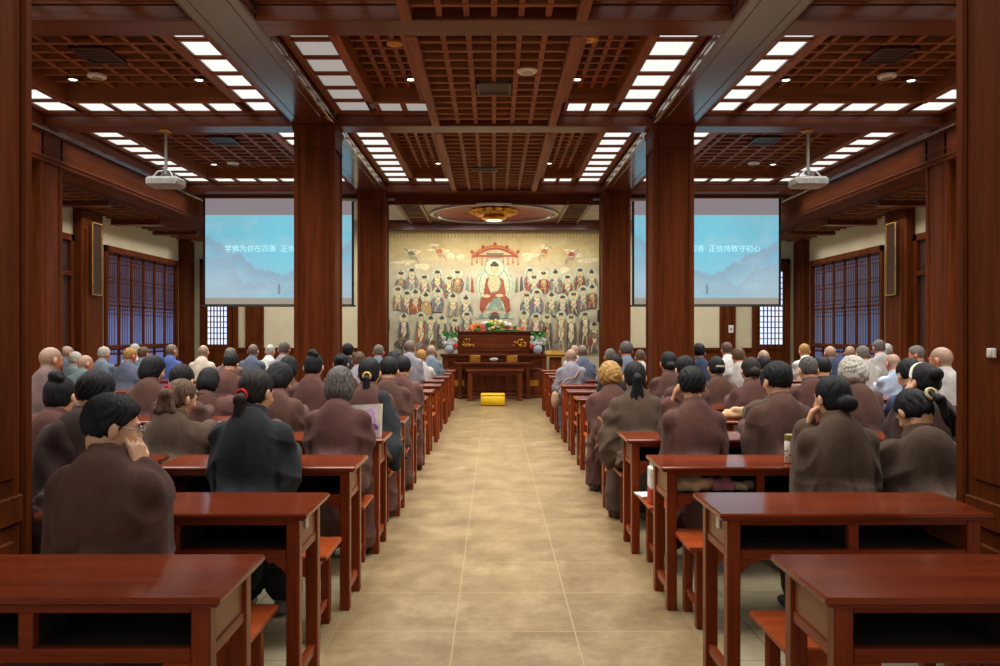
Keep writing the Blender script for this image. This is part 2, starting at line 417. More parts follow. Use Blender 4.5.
# ---- end bay with the round lantern coffer
ZE = 3.95
mb = MB()
n = 56; R = 1.29; yc = 16.82
ring = [(R * cos(2 * pi * i / n), yc + R * sin(2 * pi * i / n)) for i in range(n)]
sq = []
for i in range(n):
    a = 2 * pi * i / n; c_, s_ = cos(a), sin(a); k = min(1.42 / max(abs(c_), 1e-6), (1.31 if s_ < 0 else 1.36) / max(abs(s_), 1e-6)); sq.append((k * c_, yc + k * s_))
vs = [(x, y, ZE) for x, y in ring] + [(x, y, ZE) for x, y in sq]
mb.add(vs, [(i, n + i, n + (i + 1) % n, (i + 1) % n) for i in range(n)], 0)
for sx in (-1, 1):
    mb.box(sx * 1.40, sx * 1.46, 15.5, 18.2, ZE - .03, ZE + .05, .006, 0); mb.box(sx * 1.84, sx * 1.92, 15.5, 18.2, ZE - .03, ZE + .05, .006, 0)
    for j in range(11): mb.box(sx * 1.46, sx * 1.84, 15.56 + .24 * j, 15.62 + .24 * j, ZE - .02, ZE + .03, .004, 0)
    mb.box(sx * 1.46, sx * 1.84, 15.5, 18.2, ZE + .12, ZE + .14, 0, 1)
    mb.box(sx * 1.92, sx * 3.3, 15.5, 18.2, ZE + .06, ZE + .10, 0, 2)
mb.box(-1.42, 1.42, 18.16, 18.42, ZE - .02, ZE + .06, .004, 0)
struct(mb, 'ceiling_lattice', [M['beam_x'], M['backing'], M['grey_plaster']])
mb = MB(); mb.box(-XI0, XI0, 15.52, 15.56, ZE - .02, 4.3, .008, 0); struct(mb, 'beam', M['column_x'])
mb = MB(); mb.box(-2.7, 2.7, 18.32, 18.56, 3.80, 4.3, .012, 0); mb.box(-2.7, 2.7, 18.30, 18.34, 3.80, 3.84, .008, 0); struct(mb, 'beam', M['beam_x'])
t = thing('ceiling_lantern', 'gold lotus ceiling lantern in a red round recess above the altar', 'lantern', (0, yc, ZE))
mb = MB(); prof = [(R, 0.0), (R - .25, .14), (R - .7, .2), (.02, .22)]
vs = [(r * cos(2 * pi * i / n), r * sin(2 * pi * i / n), z) for r, z in prof for i in range(n)]
mb.add(vs, [(j * n + i, (j + 1) * n + i, (j + 1) * n + (i + 1) % n, j * n + (i + 1) % n) for j in range(3) for i in range(n)], 0)
tag(mb.build('recess', M['red_lacquer'], t, 60), 'red lacquer round recess')
mb = MB()
for i in range(n):
    a0, a1 = 2 * pi * i / n, 2 * pi * (i + 1) / n
    q = []
    for a in (a0, a1):
        for r, z in ((R - .02, -.03), (R + .05, -.03), (R + .06, .01), (R - .02, .02)): q.append((r * cos(a), r * sin(a), z))
    mb.add(q, [(0, 1, 5, 4), (1, 2, 6, 5), (3, 0, 4, 7)], 0)
tag(mb.build('rim', M['grey_metal'], t, 40), 'silver rim')
mb = MB(); mb.lathe([(.02, -.14), (.2, -.14), (.26, -.10), (.22, -.06), (.30, -.02), (.26, .03), (.02, .05)], 0, 0, 24)
for ring_r, zz, cnt, tilt in ((.34, .0, 12, .5), (.44, .05, 14, .25)):
    for i in range(cnt):
        a = 2 * pi * i / cnt
        mb.ball((ring_r * cos(a), ring_r * sin(a), zz), (.10, .10, .05), 0, 8, 6)
tag(mb.build('lotus_body', M['gold'], t, 50), 'gold lotus body')
mb = MB(); mb.lathe([(.28, .10), (.30, .12), (.30, .2), (.05, .21)], 0, 0, 24); mb.build('canopy', M['steel'], t, 40)
M['lantern_glow'] = emit('lantern_glow', (255, 225, 150), 2.0)
mb = MB(); mb.lathe([(.05, -.152), (.17, -.15), (.17, -.142), (.05, -.142)], 0, 0, 20); mb.build('bulb_disc', M['lantern_glow'], t)

# ---- walls
mb = MB(); mb.box(-XW - .2, XW + .2, YB, YB + .2, 0, 4.8, 0, 0); struct(mb, 'wall_back', M['cream'])
for sx, nm in ((-1, 'wall_left'), (1, 'wall_right')):
    mb = MB(); a, b = sorted((sx * XW, sx * (XW + .2)))
    segs = [(0.5, 11.9, 0, 4.8), (11.9, 13.85, 3.14, 4.8), (13.85, 14.95, 0, 4.8), (14.95, 18.35, 3.09, 4.8), (14.95, 18.35, 0, .25), (18.35, YB, 0, 4.8)]
    for y0, y1, z0, z1 in segs: mb.box(a, b, y0, y1, z0, z1, 0, 0)
    struct(mb, nm, M['cream'])
    mb = MB(); a, b = sorted((sx * XW, sx * (XW - .02)))
    for y0, y1 in ((0.5, 11.9), (13.85, 14.95), (18.35, YB)): mb.box(a, b, y0, y1, 0, .14, .004, 0)
    struct(mb, 'baseboard_' + nm[5:], M['column_y'])
mb = MB(); mb.box(-XW, XW, YB - .02, YB, 0, .14, .004, 0); struct(mb, 'baseboard_back', M['column_x'])
# wainscot strip along the back wall
for k, (x0, x1) in enumerate(((-6.9, -2.75), (2.75, 6.9))):
    mb = MB(); mb.box(x0, x1, YB - .035, YB, .14, 1.02, .004, 0); mb.box(x0, x1, YB - .06, YB, 1.02, 1.09, .008, 0)
    nn = 8
    for i in range(nn):
        a = x0 + (x1 - x0) * i / nn; b = x0 + (x1 - x0) * (i + 1) / nn
        mb.box(a + .06, b - .06, YB - .05, YB - .03, .24, .93, .012, 0)
    struct(mb, 'trim_%d' % (k + 1), M['column_x'])
# pilasters on the side walls and in the back corners
for sx in (-1, 1):
    for y0, y1 in ((13.86, 14.62), (18.5, 19.08)):
        mb = MB(); a, b = sorted((sx * XW, sx * (XW - .16))); mb.box(a, b, y0, y1, 0, 3.6, .015, 0)
        a, b = sorted((sx * XW, sx * (XW - .19))); mb.box(a, b, y0 + .1, y1 - .1, .3, 3.3, .015, 0); mb.box(a, b, y0 - .03, y1 + .03, 0, .14, .01, 0)
        struct(mb, 'column', M['column_z'])
# ---- side lattice windows
def pane_mat(name, top, bot, s):
    m, nt, b = nmat(name)
    v = coords(nt, (1, 1, 1), rnd=False)
    sp = nt.nodes.new('ShaderNodeSeparateXYZ'); link(nt, v, sp.inputs[0])
    n = noise(nt, v, 2.2, 4, 0.6)
    ad = nt.nodes.new('ShaderNodeMath'); ad.operation = 'MULTIPLY_ADD'; ad.inputs[1].default_value = 0.9
    link(nt, n, ad.inputs[0]); link(nt, sp.outputs['Z'], ad.inputs[2])
    mr = nt.nodes.new('ShaderNodeMapRange'); mr.inputs['From Min'].default_value = 0.9; mr.inputs['From Max'].default_value = 3.2
    link(nt, ad.outputs[0], mr.inputs['Value'])
    c = ramp(nt, mr.outputs[0], [(0.0, bot), (0.45, bot), (0.75, top), (1.0, top)])
    link(nt, c, b.inputs['Emission Color']); b.inputs['Emission Strength'].default_value = s
    b.inputs['Base Color'].default_value = lin((30, 34, 48)); b.inputs['Roughness'].default_value = 0.12
    return m
M['pane_left'] = pane_mat('blue_dusk_glass', (70, 62, 78), (100, 112, 162), 0.75)
M['pane_right'] = pane_mat('dusk_glass', (84, 86, 104), (94, 106, 140), 0.62)
for wi, sx in enumerate((-1, 1)):
    w = bpy.data.objects.new('window_%d' % (wi + 1), None); C.objects.link(w); w['kind'] = 'structure'
    w['label'] = 'tall carved lattice window wall in the %s side wall' % ('left', 'right')[wi]
    xo, xi = sx * (XW + .05), sx * (XW - .06)
    a, b = sorted((xo, xi)); mb = MB()
    for y0, y1 in ((14.95, 15.03), (18.27, 18.35)): mb.box(a, b, y0, y1, .25, 3.09, .006, 0)
    mb.box(a, b, 14.95, 18.35, 2.97, 3.09, .006, 0); mb.box(a, b, 14.95, 18.35, .25, .36, .006, 0)
    mb.box(a, b, 15.03, 18.27, 1.13, 1.2, .006, 0)
    mb.build('window_frame', M['column_z'], w)
    L = (18.27 - 15.03) / 6
    for i in range(6):
        y0 = 15.03 + L * i + .012; y1 = y0 + L - .024; mb = MB(); a, b = sorted((sx * (XW - .012), sx * (XW + .012)))
        mb.box(a, b, y0, y0 + .04, .36, 2.97, .004, 0); mb.box(a, b, y1 - .04, y1, .36, 2.97, .004, 0)
        for z in (.36, .80, 1.02, 1.95, 2.92): mb.box(a, b, y0, y1, z, z + .04, .004, 0)
        mb.box(a, b, y0 + .04, y1 - .04, .40, .8, .01, 0)
        a, b = sorted((sx * (XW + .004), sx * (XW + .012)))
        for z0, z1, ny, nz in ((1.06, 1.95, 4, 0), (1.99, 2.92, 5, 4)):
            for j in range(1, ny): yy = y0 + .055 + (y1 - y0 - .11) * j / ny; mb.box(a, b, yy - .008, yy + .008, z0, z1, 0, 0)
            for zz in [z0 + .06, z0 + .14, z1 - .14, z1 - .06] + ([z0 + (z1 - z0) / 2 - .04, z0 + (z1 - z0) / 2 + .04] if nz else []): mb.box(a, b, y0 + .05, y1 - .05, zz - .008, zz + .008, 0, 0)
        mb.build('window_leaf', M['column_z'], w)
    mb = MB(); a, b = sorted((sx * (XW + .02), sx * (XW + .03))); mb.box(a, b, 15.0, 18.3, .3, 3.0, 0, 0)
    mb.build('glass_pane', M['pane_left'] if sx < 0 else M['pane_right'], w)
# ---- side doors
M['door_dark'] = plain('dark_door_wood', (58, 26, 18), 0.45)
dn = 0
for sx in (-1, 1):
    dn += 1; w = bpy.data.objects.new('door_%d' % dn, None); C.objects.link(w); w['kind'] = 'structure'
    mb = MB(); a, b = sorted((sx * (XW + .08), sx * (XW - .05)))
    mb.box(a, b, 11.9, 12.02, 0, 3.14, .008, 0); mb.box(a, b, 13.73, 13.85, 0, 3.14, .008, 0); mb.box(a, b, 11.9, 13.85, 3.02, 3.14, .008, 0); mb.box(a, b, 12.02, 13.73, 2.42, 2.5, .008, 0)
    mb.build('door_frame', M['column_z'], w)
    a, b = sorted((sx * (XW + .04), sx * (XW + .0)))
    for k in range(2):
        y0 = 12.02 + .855 * k; y1 = y0 + .85; mb = MB(); mb.box(a, b, y0, y1, 0.0, 2.42, .006, 0)
        c_, d_ = sorted((sx * (XW + .0), sx * (XW - .015)))
        for z0, z1 in ((.2, .9), (1.05, 2.3)): mb.box(c_, d_, y0 + .12, y1 - .12, z0, z1, .01, 0)
        mb.build('door_leaf', M['door_dark'], w)
    mb = MB(); mb.box(a, b, 12.02, 13.73, 2.5, 3.02, .006, 0); c_, d_ = sorted((sx * XW, sx * (XW - .015))); mb.box(c_, d_, 12.12, 13.63, 2.58, 2.94, .01, 0)
    mb.build('transom', M['door_dark'], w)
# ---- back wall doors with lattice lights
M['pane_white'] = emit('daylit_lattice_glass', (205, 218, 246), 1.25)
def back_door(x0, x1, wx0, wx1, lab):
    global dn
    dn += 1; w = bpy.data.objects.new('door_%d' % dn, None); C.objects.link(w); w['kind'] = 'structure'; w['label'] = lab
    mb = MB(); y0 = YB - .08
    for a in (x0, x1 - .12): mb.box(a, a + .12, y0, YB, 0, 3.2, .01, 0)
    mb.box(x0, x1, y0, YB, 3.08, 3.2, .01, 0); mb.build('door_frame', M['column_z'], w)
    mb = MB(); y1 = YB - .045
    mb.box(x0 + .12, x1 - .12, y1, YB, 0, 1.17, .006, 0); mb.box(x0 + .12, x1 - .12, y1, YB, 2.9, 3.08, .006, 0)
    mb.box(x0 + .12, wx0, y1, YB, 1.17, 2.9, .006, 0); mb.box(wx1, x1 - .12, y1, YB, 1.17, 2.9, .006, 0)
    mb.box(x0 + .2, x1 - .2, y1 - .015, y1, .2, 1.0, .012, 0)
    n_, m_ = 6, 13
    for i in range(1, n_): xx = wx0 + (wx1 - wx0) * i / n_; mb.box(xx - .011, xx + .011, y1 + .004, YB - .012, 1.17, 2.9, 0, 0)
    for j in range(1, m_): zz = 1.17 + 1.73 * j / m_; mb.box(wx0, wx1, y1 + .006, YB - .012, zz - .011, zz + .011, 0, 0)
    mb.build('door_leaf', M['column_z'], w)
    mb = MB(); mb.box(wx0, wx1, YB - .01, YB - .002, 1.17, 2.9, 0, 0); mb.build('glass_pane', M['pane_white'], w)
back_door(-7.0, -6.1, -6.93 + .1, -6.37, 'back door with bright lattice pane below the left screen')
back_door(6.15, 7.05, 6.34, 6.88, 'back door with bright lattice pane below the right screen')
for x0, x1 in ((-5.92, -5.49), (5.38, 5.75)):
    dn += 1; w = bpy.data.objects.new('door_%d' % dn, None); C.objects.link(w); w['kind'] = 'structure'
    mb = MB()
    for a in (x0, x1 - .06): mb.box(a, a + .06, YB - .07, YB, 0, 3.1, .008, 0)
    mb.box(x0, x1, YB - .07, YB, 3.04, 3.1, .008, 0); mb.build('door_frame', M['column_z'], w)
    mb = MB(); mb.box(x0 + .06, x1 - .06, YB - .045, YB, 0, 3.04, .006, 0); mb.box(x0 + .11, x1 - .11, YB - .055, YB - .04, 1.3, 2.9, .008, 0); mb.box(x0 + .11, x1 - .11, YB - .055, YB - .04, .2, 1.15, .008, 0)
    mb.build('door_leaf', M['column_z'], w)
# ---- couplet boards on the side pilasters
for sx, nm in ((-1, 'left'), (1, 'right')):
    t = thing('hanging_couplet_board', 'narrow upright dark board with gold edges on the %s wall pilaster' % nm, 'wall board', (sx * (XW - .195), 14.22, 2.11))
    mb = MB(); a, b = sorted((0, -sx * .05)); mb.box(a, b, -.17, .17, 0, 1.28, .006, 0); mb.build('board', M['door_dark'], t)
    mb = MB(); a, b = sorted((-sx * .045, -sx * .062))
    for yy in (-.17, .158): mb.box(a, b, yy, yy + .012, 0, 1.28, .003, 0)
    for zz in (0, 1.268): mb.box(a, b, -.17, .17, zz, zz + .012, .003, 0)
    tag(mb.build('gilt_edge', M['gold_paint'], t), 'gold edge')

# ---- downlights, smoke discs, vents
def downlight(x, y, z, lab, glow=True):
    t = thing('downlight', lab, 'ceiling light', (x, y, z), 0, 'recessed downlights')
    mb = MB(); mb.lathe([(.045, .02), (.075, .0), (.085, .004), (.085, .03), (.045, .035)], 0, 0, 18); mb.build('trim_ring', M['vent'] if glow else M['gold_paint'], t, 50)
    mb = MB(); mb.lathe([(.045, .012), (.02, .008), (.02, .03), (.045, .03)], 0, 0, 14); mb.build('lens', M['down_on'] if glow else M['gold_paint'], t)
    return t
def ceil_xy(px, py, z): d = (z - EYE) * F / (CY - py); return PX(px, d), d
for px, py, z, lab in ((73, 79, ZL, 'lit downlight in the left aisle ceiling, nearer bay, toward outer wall'), (199, 79.5, ZL, 'lit downlight in the left aisle ceiling, nearer bay, beside inner light row'),
                       (411, 79, ZL, 'lit downlight in the lattice left of the centre strip, nearer bay'), (577, 79, ZL, 'lit downlight in the lattice right of the centre strip, nearer bay'),
                       (786, 79.5, ZL, 'lit downlight in the right aisle ceiling, nearer bay, beside inner light row'), (911, 80, ZL, 'lit downlight in the right aisle ceiling, nearer bay, toward outer wall'),
                       (438, 163, ZL, 'small lit downlight left of the centre strip, far bay'), (549, 163, ZL, 'small lit downlight right of the centre strip, far bay'),
                       (214, 164, ZL, 'lit downlight in the left aisle ceiling above projector screen'), (773, 164, ZL, 'lit downlight in the right aisle ceiling above projector screen'),
                       (395, 43, ZL, 'unlit amber downlight near the first cross beam, left of centre'), (590, 39, ZL, 'unlit amber downlight near the first cross beam, right of centre')):
    x, y = ceil_xy(px, py, z); downlight(x, y, z - .02, lab, 'amber' not in lab)
for px, py, lab in ((97, 75.5, 'round white speaker grille in left aisle ceiling lattice'), (887, 75.5, 'round white speaker grille in right aisle ceiling lattice'), (233, 162.5, 'round white ceiling speaker above the left screen'), (754, 162.5, 'round white ceiling speaker above the right screen'), (527, 70, 'round white smoke detector on the centre ceiling strip')):
    z = ZL if px != 527 else 4.16
    x, y = ceil_xy(px, py, z)
    t = thing('smoke_detector' if px == 527 else 'ceiling_speaker', lab, 'detector' if px == 527 else 'speaker', (x, y, z - .03))
    mb = MB(); mb.lathe([(.02, -.005), (.09, .0), (.105, .012), (.105, .035), (.02, .036)], 0, 0, 22); mb.build('housing', M['white_plastic'], t, 45)
    mb = MB(); mb.lathe([(.02, -.009), (.06, -.007), (.06, .0), (.02, .0)], 0, 0, 18); mb.build('grille', M['grey_metal'], t, 45)
for x, y, z, w, h, lab in ((0.0, 8.85, 4.15, .19, .21, 'brown air vent in the centre ceiling strip, nearer bay'), (-.15, 13.2, 4.15, .2, .12, 'brown air vent in the centre ceiling strip, far bay'),
                           (-4.25, 8.6, ZL - .01, .2, .24, 'dark square ceiling vent in the left aisle lattice'), (4.25, 8.6, ZL - .01, .2, .24, 'dark square ceiling vent in the right aisle lattice'),
                           (-4.2, 12.4, ZL - .01, .2, .24, 'dark square ceiling vent above the left projector screen'), (4.2, 12.4, ZL - .01, .2, .24, 'dark square ceiling vent above the right projector screen')):
    t = thing('ceiling_vent', lab, 'vent', (x, y, z))
    mb = MB()
    for s_ in (-1, 1): mb.box(s_ * w, s_ * (w - .03), -h, h, -.02, .02, .003, 0); mb.box(-w, w, s_ * h, s_ * (h - .03), -.02, .02, .003, 0)
    mb.build('frame', M['vent'] if abs(x) < 1 else M['door_dark'], t)
    mb = MB()
    for j in range(9): yy = -h + .05 + (2 * h - .1) * j / 8; mb.box(-w + .03, w - .03, yy - .015, yy + .015, -.008, .0, 0, 0)
    mb.box(-w + .02, w - .02, -h + .02, h - .02, .004, .01, 0, 0)
    mb.build('louvre', M['door_dark'], t)
# ================================================================ projector screens and projectors
def screen_mat():
    m, nt, b = nmat('screen_image')
    tc = nt.nodes.new('ShaderNodeTexCoord'); sp = nt.nodes.new('ShaderNodeSeparateXYZ'); link(nt, tc.outputs['Generated'], sp.inputs[0])
    # sky fading from teal to pale; pale mountains from noise ridges
    def mth(op, a, bb, c=None):
        n = nt.nodes.new('ShaderNodeMath'); n.operation = op
        for i, v in enumerate((a, bb, c)):
            if v is None: continue
            if isinstance(v, (int, float)): n.inputs[i].default_value = v
            else: link(nt, v, n.inputs[i])
        return n.outputs[0]
    def mix(f, c1, c2):
        n = nt.nodes.new('ShaderNodeMix'); n.data_type = 'RGBA'
        if isinstance(f, float): n.inputs['Factor'].default_value = f
        else: link(nt, f, n.inputs['Factor'])
        for i, v in ((6, c1), (7, c2)):
            if isinstance(v, tuple): n.inputs[i].default_value = lin(v)
            else: link(nt, v, n.inputs[i])
        return n.outputs[2]
    sky = ramp(nt, sp.outputs['Z'], [(0.0, (158, 184, 196)), (0.22, (160, 188, 202)), (0.45, (128, 186, 210)), (0.75, (114, 186, 208)), (1.0, (128, 186, 204))])
    x = sp.outputs['X']
    cx = mth('ABSOLUTE', mth('SUBTRACT', x, 0.52), 0)
    glow = nt.nodes.new('ShaderNodeMapRange'); glow.inputs['From Min'].default_value = 0.0; glow.inputs['From Max'].default_value = 0.35; glow.inputs['To Min'].default_value = 0.6; glow.inputs['To Max'].default_value = 0.0
    link(nt, cx, glow.inputs['Value'])
    c = mix(glow.outputs[0], sky, (112, 205, 226))
    def ridge(seed, base, amp, slope, col, soft, f):
        cb = nt.nodes.new('ShaderNodeCombineXYZ'); link(nt, mth('MULTIPLY', x, 3.0), cb.inputs[0]); cb.inputs[1].default_value = seed
        nz = noise(nt, cb.outputs[0], 1.6, 6, 0.6)
        h = mth('MULTIPLY_ADD', nz, amp, base)
        h = mth('ADD', h, mth('MULTIPLY', cx, slope))
        dd = mth('SUBTRACT', h, sp.outputs['Z'])
        mr = nt.nodes.new('ShaderNodeMapRange'); mr.inputs['From Min'].default_value = 0.0; mr.inputs['From Max'].default_value = soft; mr.inputs['To Max'].default_value = f; link(nt, dd, mr.inputs['Value'])
        # fade toward the foot
        mr2 = nt.nodes.new('ShaderNodeMapRange'); mr2.inputs['From Min'].default_value = 0.02; mr2.inputs['From Max'].default_value = 0.3; mr2.inputs['To Min'].default_value = 1.0; mr2.inputs['To Max'].default_value = 0.0; link(nt, dd, mr2.inputs['Value'])
        return mth('MULTIPLY', mr.outputs[0], mr2.outputs[0]), col
    for args in ((3.1, -0.02, 0.55, 1.0, (140, 150, 170), 0.04, 0.7), (8.7, -0.25, 0.7, 0.75, (150, 164, 182), 0.03, 0.6)):
        f, col = ridge(*args); c = mix(f, c, col)
    cl = noise(nt, tc.outputs['Generated'], 4.0, 4, 0.6)
    mr = nt.nodes.new('ShaderNodeMapRange'); mr.inputs['From Min'].default_value = 0.5; mr.inputs['From Max'].default_value = 0.75; mr.inputs['To Max'].default_value = 0.5; link(nt, cl, mr.inputs['Value'])
    c = mix(mr.outputs[0], c, (176, 204, 214))
    b.inputs['Base Color'].default_value = (0.02, 0.02, 0.02, 1); link(nt, c, b.inputs['Emission Color']); b.inputs['Emission Strength'].default_value = 0.82
    b.inputs['Roughness'].default_value = 0.8
    return m
M['screen_image'] = screen_mat()
M['screen_cloth'] = emit('screen_cloth_glow', (160, 150, 156), 0.55)  # unlit cloth above the image, its brightness put in as emission
M['screen_foot'] = emit('screen_cloth_foot', (176, 168, 150), 0.55)
M['screen_text'] = emit('screen_lettering', (168, 228, 240), 1.0)
M['screen_figure'] = emit('screen_figure_tint', (112, 132, 146), 0.8)
def text_mesh(name, s, size, mat, parent, loc, align='CENTER', rot=(pi / 2, 0, 0), ext=0.0006):
    cu = bpy.data.curves.new(name, 'FONT'); cu.body = s; cu.size = size; cu.align_x = align; cu.align_y = 'CENTER'; cu.extrude = ext
    o = bpy.data.objects.new(name + '_tmp', cu); C.objects.link(o)
    me = bpy.data.meshes.new_from_object(o.evaluated_get(bpy.context.evaluated_depsgraph_get()))
    bpy.data.objects.remove(o); bpy.data.curves.remove(cu)
    me.materials.clear(); me.materials.append(mat)
    t = bpy.data.objects.new(name, me); C.objects.link(t); t.parent = parent; t.location = loc; t.rotation_euler = rot
    return t
DS = 15.60
for nm, xa, xb in (('left', 203, 354), ('right', 632, 781)):
    x0, x1 = PX(xa, DS), PX(xb, DS); zt, zb = PZ(197.5, DS), PZ(306.5, DS)
    t = thing('projector_screen', 'lit projector screen hanging on the %s, misty blue landscape with white text' % nm, 'screen', ((x0 + x1) / 2, DS, zb))
    w = (x1 - x0) / 2; h = zt - zb; H = h - 0.02
    zi1 = PZ(215, DS) - zb; zi0 = PZ(298, DS) - zb
    mb = MB(); mb.box(-w + .045, w - .045, 0, .006, zi0, zi1); tag(mb.build('screen_image', M['screen_image'], t), 'blue projected landscape')
    mb = MB(); mb.box(-w + .045, w - .045, .0005, .006, zi1, H); mb.build('upper_cloth', M['screen_cloth'], t)
    mb = MB(); mb.box(-w + .045, w - .045, .0005, .006, .03, zi0); mb.build('lower_cloth', M['screen_foot'], t)
    mb = MB()
    for s_ in (-1, 1): mb.box(s_ * w, s_ * (w - .045), -.001, .006, .03, H)
    mb.box(-w, w, -.001, .006, .015, .045); mb.build('border', M['black'], t)
    mb = MB(); mb.tube([(-w - .04, .004, .012), (w + .04, .004, .012)], .018, 10); mb.build('bottom_bar', M['black'], t)
    mb = MB(); mb.box(-w - .06, w + .06, -.02, .10, H, H + .11, .012); mb.build('case', M['beam_x'], t)
    zt_ = PZ(249, DS) - zb
    text_mesh('lettering', '学佛为自在四善  正信持教守初心', .145, M['screen_text'], t, (0, -.002, zt_))
    mb = MB(); fx = (PX(279, DS) if nm == 'left' else PX(707, DS)) - (x0 + x1) / 2; fz = PZ(294, DS) - zb
    mb.prism([(fx - .02, fz), (fx + .02, fz), (fx + .028, fz + .12), (fx + .014, fz + .2), (fx - .01, fz + .2), (fx - .024, fz + .12)], 'y', -.002, -.0005); mb.build('picture_figure', M['screen_figure'], t)
for nm, px, bx in (('left', 166, 166), ('right', 808, 808)):
    d = 10.56; x = PX(px, d)
    t = thing('ceiling_projector', 'white projector on a pole under the beam, facing the %s screen' % nm, 'projector', (x, d, PZ(187.5, d)))
    z1 = ZB - PZ(187.5, d)
    mb = MB(); mb.box(-.215, .215, -.16, .16, .0, .125, .03); mb.box(-.2, .2, -.17, -.155, .02, .10, .01); mb.build('body', M['projector_grey'], t, 40)
    mb = MB(); mb.tube([(.1, .15, .065), (.1, .2, .065)], .045, 16); mb.build('lens', M['black'], t, 40)
    mb = MB()
    for k in range(5): mb.box(-.15 + .04 * k, -.13 + .04 * k, -.1725, -.168, .03, .09, 0)
    mb.build('rear_vents', M['grey_metal'], t); mb = MB(); mb.box(.08, .17, -.173, -.168, .045, .085, 0); mb.build('socket_panel', M['grey_metal'], t)
    mb = MB(); mb.tube([(0, 0, .2), (0, 0, z1 - .02)], .02, 12); mb.build('pole', M['projector_grey'], t, 40)
    mb = MB(); mb.box(-.06, .06, -.06, .06, z1 - .03, z1 - .001, .006)
    mb.tube([(0, 0, z1 - .03), (-.1, 0, z1 - .012)], .012, 8); mb.build('ceiling_plate', M['gold_paint'], t, 40)
    mb = MB()
    for a, b in ((-.13, -.1), (.13, -.1), (-.13, .1), (.13, .1)): mb.tube([(0, 0, .22), (a * .6, b * .7, .2), (a, b, .12)], .011, 8)
    mb.lathe([(.02, .16), (.045, .17), (.045, .22), (.025, .24)], 0, 0, 14); mb.build('bracket', M['grey_metal'], t, 40)

# ================================================================ desks and benches
def desk_proto():
    W, D = 1.05, .42
    r = thing('lecture_desk', 'x', 'desk')
    mb = MB(); mb.box(-W / 2, W / 2, 0, D, .728, .75, .006, 0); mb.box(-W / 2 + .008, W / 2 - .008, .008, D - .008, .722, .73, .002, 0); mb.build('desk_top', M['desk_top'], r)
    lx, ly, lw = W / 2 - .035, .03, .052
    for sx in (-1, 1):
        for y in (ly, D - ly - lw):
            mb = MB(); x0 = sx * lx; x1 = sx * (lx - lw); mb.box(x0, x1, y, y + lw, 0, .722, .005, 0); mb.build('leg', M['desk_z'], r)
        mb = MB(); a = sx * (lx - .012); b = sx * (lx - .03); mb.box(a, b, ly + lw - .004, D - ly - lw + .004, .60, .722, .002, 0)
        p = mb.build('end_panel', M['end_panel'], r)
        mb = MB(); mb.box(sx * (lx - .006), sx * (lx - .034), ly + lw - .004, D - ly - lw + .004, .565, .602, .004, 0); mb.build('end_rail', M['desk_y'], p)
        mb = MB(); mb.box(sx * (lx - .01), sx * (lx - .042), ly + lw - .004, D - ly - lw + .004, .085, .125, .005, 0); mb.build('foot_stretcher', M['desk_y'], r)
    xi = lx - lw
    mb = MB(); mb.box(-xi, xi, ly + .006, ly + .034, .698, .722, .003, 0); mb.box(-.02, .02, ly + .004, ly + .036, .60, .70, .003, 0); mb.box(-xi, xi, ly + .004, ly + .036, .566, .604, .004, 0); mb.build('front_rails', M['desk_x'], r)
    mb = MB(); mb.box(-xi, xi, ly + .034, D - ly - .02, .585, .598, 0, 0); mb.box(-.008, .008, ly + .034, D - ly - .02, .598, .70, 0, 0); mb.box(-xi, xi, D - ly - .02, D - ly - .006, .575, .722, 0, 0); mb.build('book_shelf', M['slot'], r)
    for sx in (-1, 1):
        mb = MB(); pts = [(sx * xi, .567), (sx * (xi - .075), .567), (sx * (xi - .078), .556), (sx * (xi - .06), .55), (sx * (xi - .05), .556), (sx * (xi - .035), .54), (sx * (xi - .018), .53), (sx * xi, .505)]
        mb.prism(pts if sx > 0 else pts[::-1], 'y', ly + .01, ly + .028, 0)
        mb.build('scroll_bracket', M['desk_x'], r)
    return r
def bench_proto():
    W, D = .94, .36
    r = thing('bench', 'x', 'bench')
    mb = MB(); mb.box(-W / 2, W / 2, 0, D, .388, .413, .006, 0); mb.build('seat', M['bench_x'], r)
    for sx in (-1, 1):
        for y in (.035, D - .08):
            mb = MB(); x0 = sx * (W / 2 - .045); x1 = sx * (W / 2 - .09)
            mb.box(x0, x1, y, y + .045, 0, .395, .005, 0); mb.build('leg', M['desk_z'], r)
        mb = MB(); mb.box(sx * (W / 2 - .055), sx * (W / 2 - .08), .078, D - .078, .09, .125, .004, 0); mb.build('foot_rail', M['desk_y'], r); mb = MB(); mb.box(sx * (W / 2 - .055), sx * (W / 2 - .08), .078, D - .078, .33, .395, .004, 0); mb.build('end_rail', M['desk_y'], r)
    xi = W / 2 - .09
    for y in (.05, D - .07):
        mb = MB(); n = 16; pts = [(-xi, .395), (-xi, .30)]
        for i in range(n + 1):
            u = i / n; x = -xi + .02 + (2 * xi - .04) * u; e = min(u, 1 - u) * 2 * xi
            z = .30 + .055 * min(1, e / .12) ** .7 - (.012 * sin(min(1, e / .2) * pi * 2) if e < .2 else 0); pts.append((x, z))
        pts += [(xi, .30), (xi, .395)]
        mb.prism(pts, 'y', y, y + .018, 0); mb.build('apron', M['bench_x'], r)
    return r
FR = [2.08, 3.05, 4.12]
def front(k): return FR[k] if k < 3 else 4.12 + 1.062 * (k - 2)
NUM = ('nearest', 'second', 'third', 'fourth', 'fifth', 'sixth', 'seventh', 'eighth', 'ninth', 'tenth', 'eleventh', 'twelfth', 'thirteenth')
PLACE = ('beside the aisle', 'next in from the aisle desk', 'third from the aisle', 'fourth from the aisle', 'fifth from the aisle')
DX0 = {-1: .714, 1: .863}
rng = random.Random(3)
SKIP_DESK = set(); SKIP_BENCH = set()
